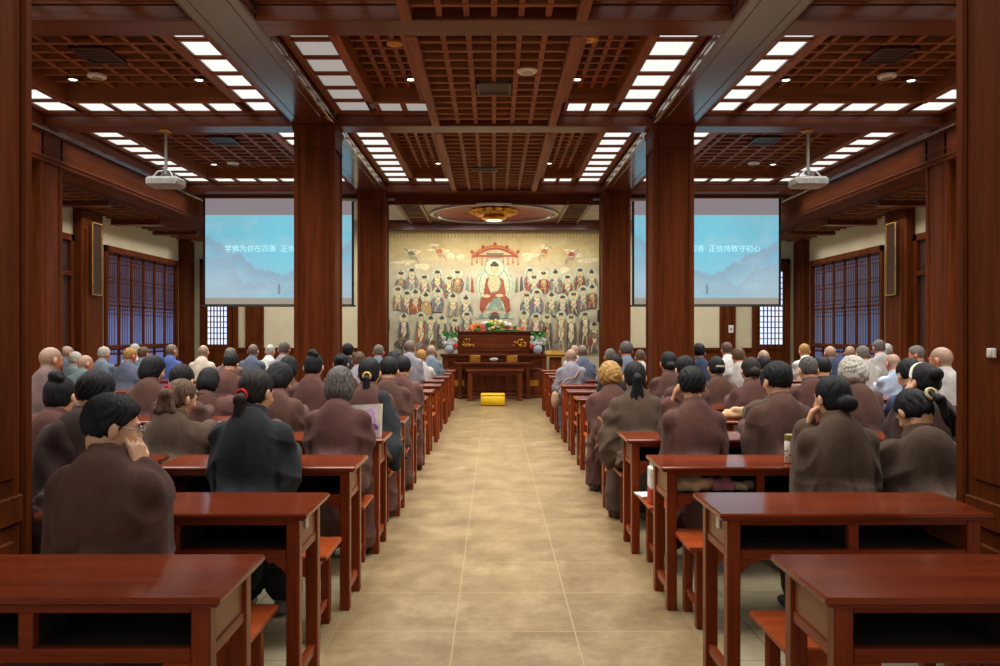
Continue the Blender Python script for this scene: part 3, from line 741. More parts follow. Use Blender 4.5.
#SKIPLIST#
desk0 = desk_proto(); bench0 = bench_proto(); used_d = used_b = False
for k in range(13):
    for s in (-1, 1):
        side = 'left' if s < 0 else 'right'
        for c in range(5):
            x = s * (DX0[s] + .525 + 1.075 * c); d = front(k)
            if k <= 1 and c >= 1: continue
            if c >= 1:
                x += s * (.06 if k not in (8, 12) else .42)
            if abs(x) + .53 > XO0 - .03 and c: continue
            if (k in (8, 12)) and c >= 1: x = s * (XI1 + .56 + 1.075 * (c - 1))
            if abs(x) + .53 > XO0 - .02: continue
            jx, jr = rng.uniform(-.012, .012), rng.uniform(-.008, .008)
            if c == 0 and k <= 3: jx = 0
            if k >= 11 and c >= 1: continue
            if c >= 3 and k in (2, 3, 8): continue
            if (s, k, c) not in SKIP_DESK:
                o = copy_tree(desk0) if used_d else desk0; used_d = True
                o.location = (x + jx, d, 0); o.rotation_euler = (0, 0, jr)
                if k == 1 and c == 0:
                    mb = MB(); xs = -s * (.525 - .045); mb.box(xs, xs + s * .006 * -1, .16, .20, .655, .70, 0); tag(mb.build('sticker', M['white_plastic'], o), 'white sticker')
                o['label'] = 'reddish wooden two-slot desk, %s row, %s of the aisle, %s' % (NUM[k], side, PLACE[c]); o['group'] = 'lecture desks in rows'
            if (s, k, c) not in SKIP_BENCH:
                o = copy_tree(bench0) if used_b else bench0; used_b = True
                bx, by = {(1, 1): (.03, 0), (1, 2): (.02, .17), (-1, 1): (-.05, .07)}.get((s, k), (0, 0)) if c == 0 else (0, 0); o.location = (x + jx + bx, d - .44 + by, 0); o.rotation_euler = (0, 0, jr)
                o['label'] = 'low orange-brown wooden bench, %s row, %s of the aisle, %s' % (NUM[k], side, PLACE[c].replace('desk', 'bench')); o['group'] = 'benches in rows'

# ================================================================ altar
def altar_table(name, label, x0, x1, y0, y1, zt, legw, tw, apron, lipz=.03, closed=False, curl=0.0, extra=None):
    t = thing(name, label, 'altar table', ((x0 + x1) / 2, y0, 0)); w = (x1 - x0) / 2; D = y1 - y0
    mb = MB(); mb.box(-w, w, 0, D, zt - tw, zt, .008, 0); mb.box(-w + .02, w - .02, .02, D - .02, zt - tw - lipz, zt - tw, .006, 0)
    if curl:
        for s_ in (-1, 1): mb.prism([(s_ * w, zt - tw), (s_ * w, zt), (s_ * (w + .03), zt + curl), (s_ * (w + .06), zt + curl), (s_ * (w + .045), zt - .01)][::-s_ or 1], 'y', 0, D, 0)
    mb.build('table_top', M['altar_x'], t)
    for s_ in (-1, 1):
        for y in (.03, D - .03 - legw):
            mb = MB(); mb.box(s_ * (w - .05), s_ * (w - .05 - legw), y, y + legw, 0.05, zt - tw - lipz, .008, 0); mb.box(s_ * (w - .04), s_ * (w - .06 - legw), y - .01, y + legw + .01, 0, .06, .012, 0); mb.build('leg', M['altar_z'], t)
    mb = MB()
    z1 = zt - tw - lipz; n = 20; xi = w - .05 - legw; pts = [(-xi, z1), (-xi, z1 - apron)]
    for i in range(n + 1):
        u = i / n; pts.append((-xi + 2 * xi * u, z1 - apron * (.55 + .45 * abs(cos(u * pi * 3)))))
    pts += [(xi, z1 - apron), (xi, z1)]
    mb.prism(pts, 'y', .05, .075, 0); mb.build('carved_apron', M['altar_x'], t)
    if closed:
        mb = MB(); mb.box(-xi, xi, .08, .11, .04, z1, 0, 0)
        nn = 5
        for i in range(nn):
            a = -xi + 2 * xi * i / nn + .03; b = -xi + 2 * xi * (i + 1) / nn - .03; mb.box(a, b, .06, .085, .12, z1 - apron - .06, .012, 0)
        mb.build('front_panel', M['altar_z'], t)
    mb = MB(); mb.box(-xi, xi, .04, .08, .06, .1, .006, 0); mb.build('stretcher', M['altar_x'], t)
    return t
DA = 17.0
altar_table('offering_table', 'small front altar table behind the yellow kneeling stool', PX(465.5, 16.9), PX(524.5, 16.9), 16.9, 17.3, PZ(370, 16.9), .10, .035, .05)
t = altar_table('long_altar_table', 'long narrow altar table with upturned ends behind the small front table', PX(456, 17.5), PX(532, 17.5), 17.42, 17.72, PZ(362.5, 17.5), .08, .05, .06, curl=.015)
t = altar_table('altar_counter', 'wide carved altar counter carrying flower vases and gold plaques', PX(440, 17.9), PX(549, 17.9), 17.9, 18.3, PZ(354, 17.9), .12, .05, .1, closed=True)
zt = PZ(354, 17.9)
for px in (475, 512):
    mb = MB(); x = PX(px, 17.9) - t.location.x; mb.box(x - .12, x + .12, -.012, .0, zt - .18, zt - .03, .004, 0); tag(mb.build('plaque', M['gold'], t), 'gold plaque')
mb = MB(); x = PX(494, 17.9) - t.location.x; mb.ball((x, -.01, zt - .12), (.1, .015, .04)); tag(mb.build('medallion', M['white_plastic'], t, 180), 'pale medallion')
for px in (458.5, 532):
    x = PX(px, 17.9); s_ = 1 if px > 494 else -1
    c = thing('side_altar_table', 'dark altar side stand with gold plate, %s of the small front table' % ('left', 'right')[s_ > 0], 'altar table', (x, 17.74, 0))
    z_ = PZ(368.5, 17.74); w = .24
    mb = MB(); mb.box(-w - .03, w + .03, -.01, .14, z_ - .05, z_, .01); mb.build('table_top', M['altar_x'], c)
    mb = MB(); mb.box(-w, w, .0, .13, .06, z_ - .05, .01); mb.box(-w + .06, w - .06, -.012, .0, .12, z_ - .12, .008); mb.build('body', M['altar_z'], c)
    mb = MB(); mb.box(-w - .03, w + .03, -.01, .14, 0, .07, .015); mb.build('plinth', M['altar_x'], c)
    mb = MB(); mb.box(-.13, .13, -.02, -.013, PZ(387, 17.44), PZ(381, 17.44), .004); tag(mb.build('plate', M['gold'], c), 'gold plate')
# rear chest with gold flowers
DR = 18.05
x0, x1 = PX(455.5, DR), PX(546, DR)
t = thing('altar_chest', 'dark carved altar chest with gold floral ornaments and flowers on top', 'altar chest', ((x0 + x1) / 2, DR, PZ(354, 17.9)))
zb = t.location.z; zt = PZ(331, DR) - zb; w = (x1 - x0) / 2
mb = MB(); mb.box(-w + .05, w - .05, 0, .24, .0, zt - .04, .01); mb.box(-w + .12, w - .12, -.012, 0, .06, zt - .1, .01)
for k in range(9): mb.box(-.5 + .12 * k, -.42 + .12 * k, -.018, -.01, .12, .2, .01)
mb.build('body', M['altar_x'], t)
mb = MB(); mb.box(-w, w, -.03, .25, zt - .04, zt, .01)
for s_ in (-1, 1): mb.tube([(s_ * (w - .08), .18, zt - .005), (s_ * w, .18, zt + .0), (s_ * (w + .01), .18, zt + .03), (s_ * (w + .015), .18, zt + .07), (s_ * (w - .01), .18, zt + .08)], .022, 8)
mb.build('top_board', M['altar_x'], t, 40)
rg = random.Random(5)
for px in (467.5, 519.5):
    x = PX(px, DR) - t.location.x; mb = MB(); zc = PZ(343, DR) - zb
    for k in range(22):
        a = rg.uniform(0, 2 * pi); r_ = rg.uniform(.02, .16); dx = r_ * cos(a) * 1.0; dz = abs(r_ * sin(a)) * 1.1 - .08
        mb.ball((x + dx, -.024, zc + dz), (.022, .012, .022), 0, 7, 5)
        if k % 3 == 0: mb.tube([(x, -.02, zc - .1), (x + dx * .6, -.022, zc + dz * .6 - .03), (x + dx, -.022, zc + dz)], .006, 5)
    tag(mb.build('gilt_flowers', M['gold'], t, 180), 'gold floral ornament')
# flowers
def flowermat(n, c): M[n] = plain(n, c, 0.6, var=0.15, scale=30)
for n, c in (('leaf', (58, 140, 62)), ('leaf_light', (120, 178, 60)), ('petal_white', (226, 232, 222)), ('petal_red', (222, 70, 66)), ('petal_orange', (232, 128, 62)), ('petal_yellow', (230, 206, 92)), ('petal_pink', (236, 120, 130)), ('vase_blue', (176, 190, 206))): flowermat(n, c)
def flower_bed(name, label, cx, y, z, w, spec, seed, h=.14):
    t = thing(name, label, 'flowers', (cx, y, z)); r_ = random.Random(seed); mbs = {}
    for mat_, n, xr, zr, sz in spec:
        mb = mbs.setdefault(mat_, MB())
        for _ in range(n):
            u = r_.uniform(*xr) * w; z_ = r_.uniform(*zr) * h * (1.0 - .55 * abs(u) / w); yy = r_.uniform(-.07, .07)
            if mat_.startswith('leaf'):
                a = r_.uniform(0, 2 * pi); L = sz * 2.2; e = r_.uniform(.2, .8)
                p0 = (u, yy, z_); p1 = (u + L * .5 * cos(a), yy + L * .5 * sin(a), z_ + L * e * .5); p2 = (u + L * cos(a), yy + L * sin(a), z_ + L * e * .35)
                mb.tube([p0, p1, p2], [sz * .25, sz * .45, sz * .05], 5)
            else:
                for q in range(6):
                    a = 2 * pi * q / 6 + u * 9; mb.ball((u + sz * .55 * cos(a), yy + sz * .3 * sin(a) - .01, z_ + sz * .45 * sin(a)), (sz * .5, sz * .4, sz * .5), 0, 6, 4)
                mb.ball((u, yy - sz * .5, z_), sz * .3, 0, 6, 4)
    mb = mbs.setdefault('leaf', MB()); mb.box(-w * .92, w * .92, -.06, .06, 0, .03, .01)
    for m_, mb in mbs.items(): mb.build(('leaves' if m_.startswith('leaf') else 'blossoms'), M[m_], t, 180)
    return t
z = PZ(331, DR)
flower_bed('flower_arrangement', 'long low arrangement of red, orange, white and green flowers on the altar chest', PX(496.5, DR), DR + .11, z + .002, .62,
           [('leaf', 30, (-.8, .8), (.1, .8), .05), ('leaf_light', 26, (-.45, .5), (.3, 1.1), .05), ('petal_orange', 14, (-1, -.6), (.2, 1.2), .05), ('petal_orange', 8, (.55, 1), (.2, .9), .04),
            ('petal_red', 6, (-.55, -.38), (.0, .7), .05), ('petal_pink', 7, (.34, .55), (.0, .8), .05), ('petal_white', 18, (-.5, .5), (.4, 1.3), .045), ('petal_yellow', 14, (-.25, .3), (.2, 1.3), .04)], 4, .19)
for nm, px in (('left', 449.5), ('right', 537.5)):
    x = PX(px, 17.98); z0 = PZ(354, 17.9)
    t = thing('flower_vase', 'porcelain vase with white flowers and big green leaves, %s end of altar' % nm, 'vase', (x, 17.98, z0 + .001))
    mb = MB(); mb.lathe([(.06, 0), (.075, .02), (.11, .09), (.10, .16), (.06, .2), (.075, .23)], 0, 0, 16); mb.build('vase', M['vase_blue'], t, 60)
    r_ = random.Random(8); mb = MB(); ml = MB()
    for _ in range(16):
        u, v, z_ = r_.uniform(-.15, .15), r_.uniform(-.06, .06), r_.uniform(.20, .36)
        for q in range(5):
            a = 2 * pi * q / 5; mb.ball((u + .025 * cos(a), v - .01, z_ + .025 * sin(a)), (.026, .02, .026), 0, 6, 4)
    for _ in range(30):
        a = r_.uniform(0, 2 * pi); L = r_.uniform(.1, .2); z_ = r_.uniform(.33, .46); c_, s_ = cos(a), sin(a) * .5
        b0 = (0, 0, .25); p1 = (L * .5 * c_, L * .5 * s_, z_ + .03); p2 = (L * c_, L * s_, z_)
        ml.tube([b0, p1], .006, 4)
        wv = .05; ml.add([p1, (p1[0] + L * .3 * c_ - wv * s_ * 2, p1[1] - .02, p1[2] + wv), p2, (p1[0] + L * .3 * c_ + wv * s_ * 2, p1[1] - .03, p1[2] - wv * .6)], [(0, 1, 2, 3)])
    mb.build('blossoms', M['petal_white'], t, 180); ml.build('leaves', M['leaf'], t)
    mb = MB(); sx = 1 if nm == 'left' else -1
    for q in range(6): a = 2 * pi * q / 6; mb.ball((sx * .13 + .03 * cos(a), -.05, .17 + .03 * sin(a)), .03, 0, 6, 4)
    mb.build('red_blossom', M['petal_red'], t, 180)
# yellow kneeling stool
M['yellow'] = plain('yellow_cloth', (228, 186, 18), 0.55, var=0.05)
d = 15.75; x0, x1 = PX(480.5, d), PX(505, d)
t = thing('kneeling_stool', 'bright yellow padded kneeling stool in the aisle before the altar', 'stool', ((x0 + x1) / 2, d, 0)); w = (x1 - x0) / 2
mb = MB(); mb.box(-w + .004, w - .004, .004, .376, .012, .20, .012); mb.build('base', M['yellow'], t, 60)
mb = MB(); mb.box(-w, w, 0, .38, .20, .235, .015); mb.build('cushion', M['yellow'], t, 40)
mb = MB()
for sx in (-1, 1):
    for y in (.04, .31): mb.box(sx * (w - .03), sx * (w - .08), y, y + .04, 0, .014, 0)
mb.build('feet', M['black'], t)
# gold slab lectern at right of the altar
d = 16.3
t = thing('offering_lectern', 'small lectern with a golden sloping top right of the altar', 'lectern', (PX(556, d), d, 0))
mb = MB(); mb.box(-.12, .12, .06, .28, .03, .95, .01); mb.build('post', M['altar_z'], t); mb = MB(); mb.box(-.18, .18, .0, .34, 0, .05, .01); mb.build('base', M['altar_x'], t)
mb = MB(); mb.prism([(0, .97), (.36, 1.06), (.36, 1.08), (0, .99)], 'x', -.2, .2); mb.box(-.2, .2, 0, .02, .95, 1.01); tag(mb.build('sloping_top', M['gold_paint'], t), 'golden top')
# small black speakers on the mural edges
for nm, px, py in (('left', 388.5, 325), ('right', 598.5, 316)):
    d = 18.45; t = thing('wall_speaker', 'small black wall speaker at the %s edge of the mural' % nm, 'speaker', (PX(px, d) + (-.06 if nm == 'left' else .06), d, PZ(py, d)))
    mb = MB(); mb.box(-.08, .08, -.07, .07, -.14, .14, .015); mb.build('cabinet', M['black'], t); mb = MB(); mb.box(-.065, .065, -.078, -.069, -.12, .12, .004); mb.build('grille', M['slot'], t)
    mb = MB(); mb.tube([(0, .05, 0), (0, .14, 0)], .015, 8); mb.build('bracket_mount', M['black'], t)
# wall switches
t = thing('light_switch', 'small white switch plate on the near right column', 'switch', (XI0 - .001, PX(0, 0) + 3.49, PZ(353, 3.5)))
t.location = (XI0 + .001, 3.29, PZ(353, 3.29))
mb = MB(); mb.box(-.01, .0, -.03, .03, -.02, .02, .004); mb.build('plate', M['white_plastic'], t); mb = MB(); mb.box(-.014, -.009, -.012, .012, -.012, .012, .002); mb.build('rocker', M['white_plastic'], t)
t = thing('light_switch', 'white switch plate on the back panel right of screen', 'switch', (PX(731, YB - .06), YB - .058, PZ(329, YB)))
mb = MB(); mb.box(-.06, .06, -.012, .0, -.09, .09, .004); mb.build('plate', M['white_plastic'], t); mb = MB(); mb.box(-.03, .03, -.018, -.01, -.03, .03, .002); mb.build('rocker', M['grey_metal'], t)
# ================================================================ mural behind the altar: a painting on a framed panel
def mural():
    d = 18.58; x0, x1 = -2.46, 2.46; z0, z1 = .35, 3.95
    t = thing('mural', 'wide painted mural of a seated robed teacher among rows of attendants', 'mural', (0, d, 0))
    M['mural_ground'] = None
    m, nt, b = nmat('mural_ground')
    v = coords(nt, (1, 1, 1), rnd=False); n = noise(nt, v, 2.6, 8, 0.65, 0.4)
    sp = nt.nodes.new('ShaderNodeSeparateXYZ'); link(nt, v, sp.inputs[0])
    c1 = ramp(nt, n, [(0.3, (180, 168, 142)), (0.55, (204, 194, 168)), (0.75, (220, 212, 190))])
    c2 = ramp(nt, n, [(0.3, (190, 166, 112)), (0.55, (208, 186, 132)), (0.75, (222, 204, 156))])
    mr = nt.nodes.new('ShaderNodeMapRange'); mr.inputs['From Min'].default_value = 2.75; mr.inputs['From Max'].default_value = 3.3; link(nt, sp.outputs['Z'], mr.inputs['Value'])
    mx = nt.nodes.new('ShaderNodeMix'); mx.data_type = 'RGBA'; link(nt, mr.outputs[0], mx.inputs['Factor']); link(nt, c1, mx.inputs[6]); link(nt, c2, mx.inputs[7])
    link(nt, mx.outputs[2], b.inputs['Base Color']); b.inputs['Roughness'].default_value = 0.85
    cols = {'skin': (222, 190, 140), 'pale': (216, 206, 178), 'hair': (44, 46, 54), 'teal': (120, 150, 138), 'halo': (196, 204, 172), 'halo2': (170, 190, 166), 'red': (150, 62, 44), 'darkred': (112, 48, 42), 'orange': (190, 102, 56),
            'grey': (122, 122, 118), 'blue': (92, 100, 122), 'brown': (122, 98, 76), 'green': (96, 112, 92), 'dark': (62, 60, 62), 'cream': (226, 214, 176), 'gold': (190, 156, 86), 'plum': (112, 84, 92), 'ochre': (178, 146, 98)}
    names = list(cols); idx = {k: i for i, k in enumerate(names)}
    mats = [plain('paint_' + k, tuple(a * .80 + b2 * .20 for a, b2 in zip(c, (205, 190, 150))), 0.85, var=.14, scale=30) for k, c in cols.items()]
    mb = MB(); mb.box(x0, x1, 0, .06, z0, z1, 0); mb.build('painted_ground', m, t)
    P = MB(); depth = [0]
    def poly(pts, col, L):
        depth[0] += 1; y = -.001 - 4e-5 * depth[0]
        P.add([(x, y, z) for x, z in pts], [tuple(range(len(pts)))], idx[col])
    def ell(cx, cz, rx, rz, col, L, n=18, a0=0, a1=2 * pi): poly([(cx + rx * cos(a0 + (a1 - a0) * i / n), cz + rz * sin(a0 + (a1 - a0) * i / n)) for i in range(n)], col, L)
    def ringp(cx, cz, r0, r1, col, L, n=28, sz=1.0):
        depth[0] += 1; y = -.001 - 4e-5 * depth[0]
        vs = [(cx + r * cos(2 * pi * i / n), y, cz + sz * r * sin(2 * pi * i / n)) for r in (r0, r1) for i in range(n)]
        P.add(vs, [(i, (i + 1) % n, n + (i + 1) % n, n + i) for i in range(n)], idx[col])
    def stroke(pts, w, col, L):
        for a, b_ in zip(pts, pts[1:]):
            dx, dz = b_[0] - a[0], b_[1] - a[1]; l = max(1e-6, sqrt(dx * dx + dz * dz)); nx, nz = -dz / l * w / 2, dx / l * w / 2
            poly([(a[0] + nx, a[1] + nz), (a[0] - nx, a[1] - nz), (b_[0] - nx, b_[1] - nz), (b_[0] + nx, b_[1] + nz)], col, L)
    W = lambda px: PX(px, d); Z = lambda py: PZ(py, d); S = d / F
    # top fringe
    for i in range(62):
        x = x0 + .06 + (x1 - x0 - .12) * i / 61; poly([(x - .022, Z(233.5)), (x + .022, Z(233.5)), (x + .014, Z(238)), (x - .014, Z(238))], 'ochre' if i % 2 else 'gold', 1)
    stroke([(x0 + .03, Z(233)), (x1 - .03, Z(233))], .02, 'brown', 2)
    # clouds and flying ribbons
    rg = random.Random(11)
    for px, py in ((414, 251), (438, 248), (546, 248), (570, 252), (402, 262), (590, 262), (455, 255), (532, 256), (424, 266), (560, 268)):
        for _ in range(3): ell(W(px + rg.uniform(-6, 6)), Z(py + rg.uniform(-3, 3)), rg.uniform(3, 8) * S, rg.uniform(1.2, 3) * S, 'cream', 1)
    for px, py, f, c1_ in ((411, 254, 1, 'green'), (439, 252, 1, 'orange'), (545, 252, -1, 'orange'), (572, 255, -1, 'red')):
        cx, cz = W(px), Z(py)
        pts = [(cx + f * (-.16 + .04 * i) * 1.0, cz + .11 - .035 * i + .05 * sin(i * 1.2)) for i in range(9)]
        stroke(pts, .02, 'grey', 2); stroke([(x + .02, z - .04) for x, z in pts], .015, c1_, 2); ell(cx + f * .02, cz + .02, .09, .05, c1_, 3); ell(cx + f * .1, cz + .05, .035, .04, 'skin', 4)
    # canopy
    cx = W(495)
    pts = [(cx + (u - .5) * 2 * 22 * S, Z(255) + (1 - (2 * u - 1) ** 2) * 9 * S) for u in [i / 16 for i in range(17)]]
    stroke(pts, .06, 'orange', 5); stroke([(x, z - .06) for x, z in pts], .05, 'red', 5)
    poly([(W(488), Z(258)), (W(502), Z(258)), (W(504), Z(253)), (W(486), Z(253))], 'green', 6)
    stroke([(W(472), Z(256)), (W(518), Z(256))], .05, 'red', 6)
    for px in (472, 477, 482, 487, 503, 508, 513, 518):
        stroke([(W(px), Z(256)), (W(px), Z(264))], .018, 'red', 6); ell(W(px), Z(262 if px % 2 else 264), .03, .035, 'orange', 7)
    for px, py in ((495, 244), (483, 247), (507, 247), (472, 252), (518, 252)): ell(W(px), Z(py), 1.8 * S, 1.9 * S, 'red', 6)
    # central seated teacher with halos
    cx = W(494.5)
    ell(cx, Z(286), 19 * S, 24 * S, 'halo2', 2, 32); ell(cx, Z(286), 17.5 * S, 22 * S, 'halo', 3, 32); ringp(cx, Z(286), 15 * S, 15.8 * S, 'teal', 4, 32, 1.25)
    ell(cx, Z(267.5), 10 * S, 9.5 * S, 'teal', 5, 28); ell(cx, Z(267.5), 9 * S, 8.6 * S, 'cream', 6, 28)
    poly([(cx - 11 * S, Z(294)), (cx - 8.5 * S, Z(279)), (cx - 3 * S, Z(275)), (cx + 3 * S, Z(275)), (cx + 9 * S, Z(280)), (cx + 11.5 * S, Z(294)), (cx + 9 * S, Z(297)), (cx - 9 * S, Z(297))], 'red', 8)
    poly([(cx - 5 * S, Z(276)), (cx + 3 * S, Z(275)), (cx + 6 * S, Z(283)), (cx + 4 * S, Z(291)), (cx - 4 * S, Z(292)), (cx - 7 * S, Z(284))], 'skin', 9)
    stroke([(cx + 4 * S, Z(276)), (cx + 6.5 * S, Z(283)), (cx + 3.5 * S, Z(291)), (cx - 4 * S, Z(292.5))], .03, 'teal', 10)
    poly([(cx - 15 * S, Z(309)), (cx - 14 * S, Z(298)), (cx - 6 * S, Z(293)), (cx + 8 * S, Z(293)), (cx + 15 * S, Z(299)), (cx + 16 * S, Z(310)), (cx + 12 * S, Z(314)), (cx + 8 * S, Z(301)), (cx - 6 * S, Z(303)), (cx - 12 * S, Z(314))], 'red', 8)
    poly([(cx - 8 * S, Z(310)), (cx - 2 * S, Z(299)), (cx + 6 * S, Z(297)), (cx + 9 * S, Z(311)), (cx + 1 * S, Z(307))], 'teal', 9)
    ell(cx - 8 * S, Z(296), 4 * S, 1.6 * S, 'skin', 10); ell(cx + 5 * S, Z(295.5), 4 * S, 1.6 * S, 'skin', 10); ell(cx - 1, Z(283), .01, .01, 'skin', 10)
    ell(cx, Z(269), 3.9 * S, 4.8 * S, 'skin', 11); ell(cx, Z(265.5), 4.3 * S, 2.9 * S, 'hair', 12, 16, 0, 2 * pi); ell(cx, Z(263), 2.2 * S, 1.6 * S, 'hair', 12); poly([(cx - 3.2 * S, Z(266.5)), (cx + 3.2 * S, Z(266.5)), (cx + 2.6 * S, Z(270.5)), (cx - 2.6 * S, Z(270.5))], 'skin', 13)
    for s_ in (-1, 1):
        poly([(cx + s_ * 24 * S, Z(292)), (cx + s_ * 20 * S, Z(293)), (cx + s_ * 21.5 * S, Z(280)), (cx + s_ * 23 * S, Z(276))], 'red' if s_ < 0 else 'green', 6)
        poly([(cx + s_ * 29 * S, Z(290)), (cx + s_ * 25 * S, Z(292)), (cx + s_ * 26 * S, Z(278)), (cx + s_ * 27.5 * S, Z(276))], 'teal' if s_ < 0 else 'dark', 6)
    for k in range(-4, 5):
        ell(cx + k * 4.2 * S, Z(315 + abs(k) * .4), 3 * S, 2.4 * S, 'teal' if k % 2 else 'halo2', 9 + (k % 2))
    ell(cx, Z(315), 4 * S, 3.2 * S, 'darkred', 11); ell(cx, Z(318), 5.5 * S, 3 * S, 'dark', 10)
    # attendants
    robes = ['grey', 'brown', 'blue', 'plum', 'green', 'red', 'dark', 'darkred', 'ochre']
    def attendant(px, py, s=1.0, seed=0, tall=1.0, dark=False):
        r_ = random.Random(seed); x, z = W(px), Z(py); k = S * s; L0 = 14 + (seed % 5) * 7
        c_ = 'dark' if dark and r_.random() < .5 else r_.choice(robes); c2_ = r_.choice(robes); c3 = r_.choice(['cream', 'pale', 'ochre', 'halo'])
        ell(x, z, 4.6 * k, 4.8 * k, 'halo', L0, 16); ringp(x, z, 4.3 * k, 4.7 * k, 'halo2', L0 + 1, 16)
        H = 16 * tall * k; sw_ = r_.uniform(-1, 1) * k
        poly([(x - 3.8 * k + sw_, z - H), (x - 4.6 * k, z - H * .62), (x - 3.4 * k, z - 4.0 * k), (x, z - 2.8 * k), (x + 3.4 * k, z - 4.0 * k), (x + 4.6 * k, z - H * .62), (x + 3.8 * k + sw_, z - H)], c_, L0 + 2)
        poly([(x - 1.9 * k, z - 3.4 * k), (x + 1.9 * k, z - 3.4 * k), (x + 2.4 * k, z - H * .5), (x, z - H * .68), (x - 2.4 * k, z - H * .5)], c3, L0 + 3)
        for s_ in (-1, 1):
            stroke([(x + s_ * 3.6 * k, z - 4.6 * k), (x + s_ * 5.2 * k, z - H * .5), (x + s_ * 4.4 * k + sw_, z - H * (.85 + r_.uniform(0, .15)))], .8 * k, c2_, L0 + 4)
            stroke([(x + s_ * 1.2 * k, z - H * .62), (x + s_ * 2.2 * k + sw_, z - H * .98)], .55 * k, r_.choice(['dark', 'cream', c3]), L0 + 4)
        stroke([(x - 3 * k, z - 5 * k), (x, z - H * .42), (x + 3.2 * k, z - H * .36)], .8 * k, c2_, L0 + 4); stroke([(x + 2.6 * k, z - 5.4 * k), (x - .6 * k, z - H * .5), (x - 2.8 * k, z - H * .8)], .6 * k, r_.choice(['red', 'blue', 'gold', 'dark']), L0 + 4)
        stroke([(x - 2.6 * k, z - H * .72), (x + 2.8 * k, z - H * .74)], .5 * k, 'gold', L0 + 4)
        ell(x, z - H * .38, 1.3 * k, .9 * k, 'skin', L0 + 5); ell(x, z - .3 * k, 1.9 * k, 2.4 * k, 'skin', L0 + 5); ell(x, z + 1.6 * k, 2.2 * k, 1.4 * k, 'hair', L0 + 6)
        q_ = r_.random()
        if q_ < .6: ell(x, z + 3.1 * k, 1.0 * k, 1.0 * k, 'hair' if q_ < .3 else 'gold', L0 + 6)
        if q_ > .5:
            for s_ in (-1, 1): stroke([(x + s_ * 2 * k, z + 1 * k), (x + s_ * 3 * k, z - 3 * k), (x + s_ * 2.6 * k, z - 5 * k)], .5 * k, c2_, L0 + 6)
    rows = [(281, [401, 412, 424.5, 437.5, 449.5, 457.5, 530, 534, 543.5, 555.5, 567.5, 580, 591.5], [1, -2, 5, 0, 6, 0, -2, 5, 1, 0, 5, -2, 0]),
            (301, [398, 407, 415.5, 426, 438, 453, 466, 526.5, 537, 551.5, 562.5, 573.5, 583, 592], [-3, 1, 0, 3, -1, 4, 6, 3, 0, 3, 5, 2, -3, -5])]
    sd = 1
    for py, xs, dy in rows:
        for px, o in zip(xs, dy): attendant(px, py + o - 7, 1.18, sd); sd += 1
    for px, py, tl in ((404, 318, 1.6), (421, 317, 2.1), (431, 320, 1.9), (442, 320, 1.5), (455, 322, 1.4), (467, 316, 1.2), (524, 315, 1.3), (536, 318, 1.4), (547, 319, 1.8), (561, 316, 2.1), (571, 319, 2.0), (585, 316, 1.7), (594, 326, 1.5)):
        attendant(px, py, 1.12, sd, tl, True); sd += 1
    for px, py in ((402, 345), (414, 352), (428, 350), (558, 352), (586, 348), (594, 340)):
        for _ in range(5): ell(W(px + rg.uniform(-6, 6)), Z(py + rg.uniform(-8, 8)), rg.uniform(2, 4) * S, rg.uniform(2, 5) * S, rg.choice(['dark', 'brown', 'grey', 'darkred']), 3)
    P.build('painted_figures', mats, t)
    mb = MB()
    for s_ in (-1, 1): mb.box(s_ * 2.46, s_ * 2.53, -.03, .08, .2, 3.95, .008)
    mb.box(-2.53, 2.53, -.03, .08, .2, .36, .008); mb.build('frame', M['gold_paint'], t)
    mb = MB(); mb.box(-2.5, 2.5, .06, YB - d - .002, .0, 3.9, 0); mb.build('backing_panel', M['cream'], t)
mural()
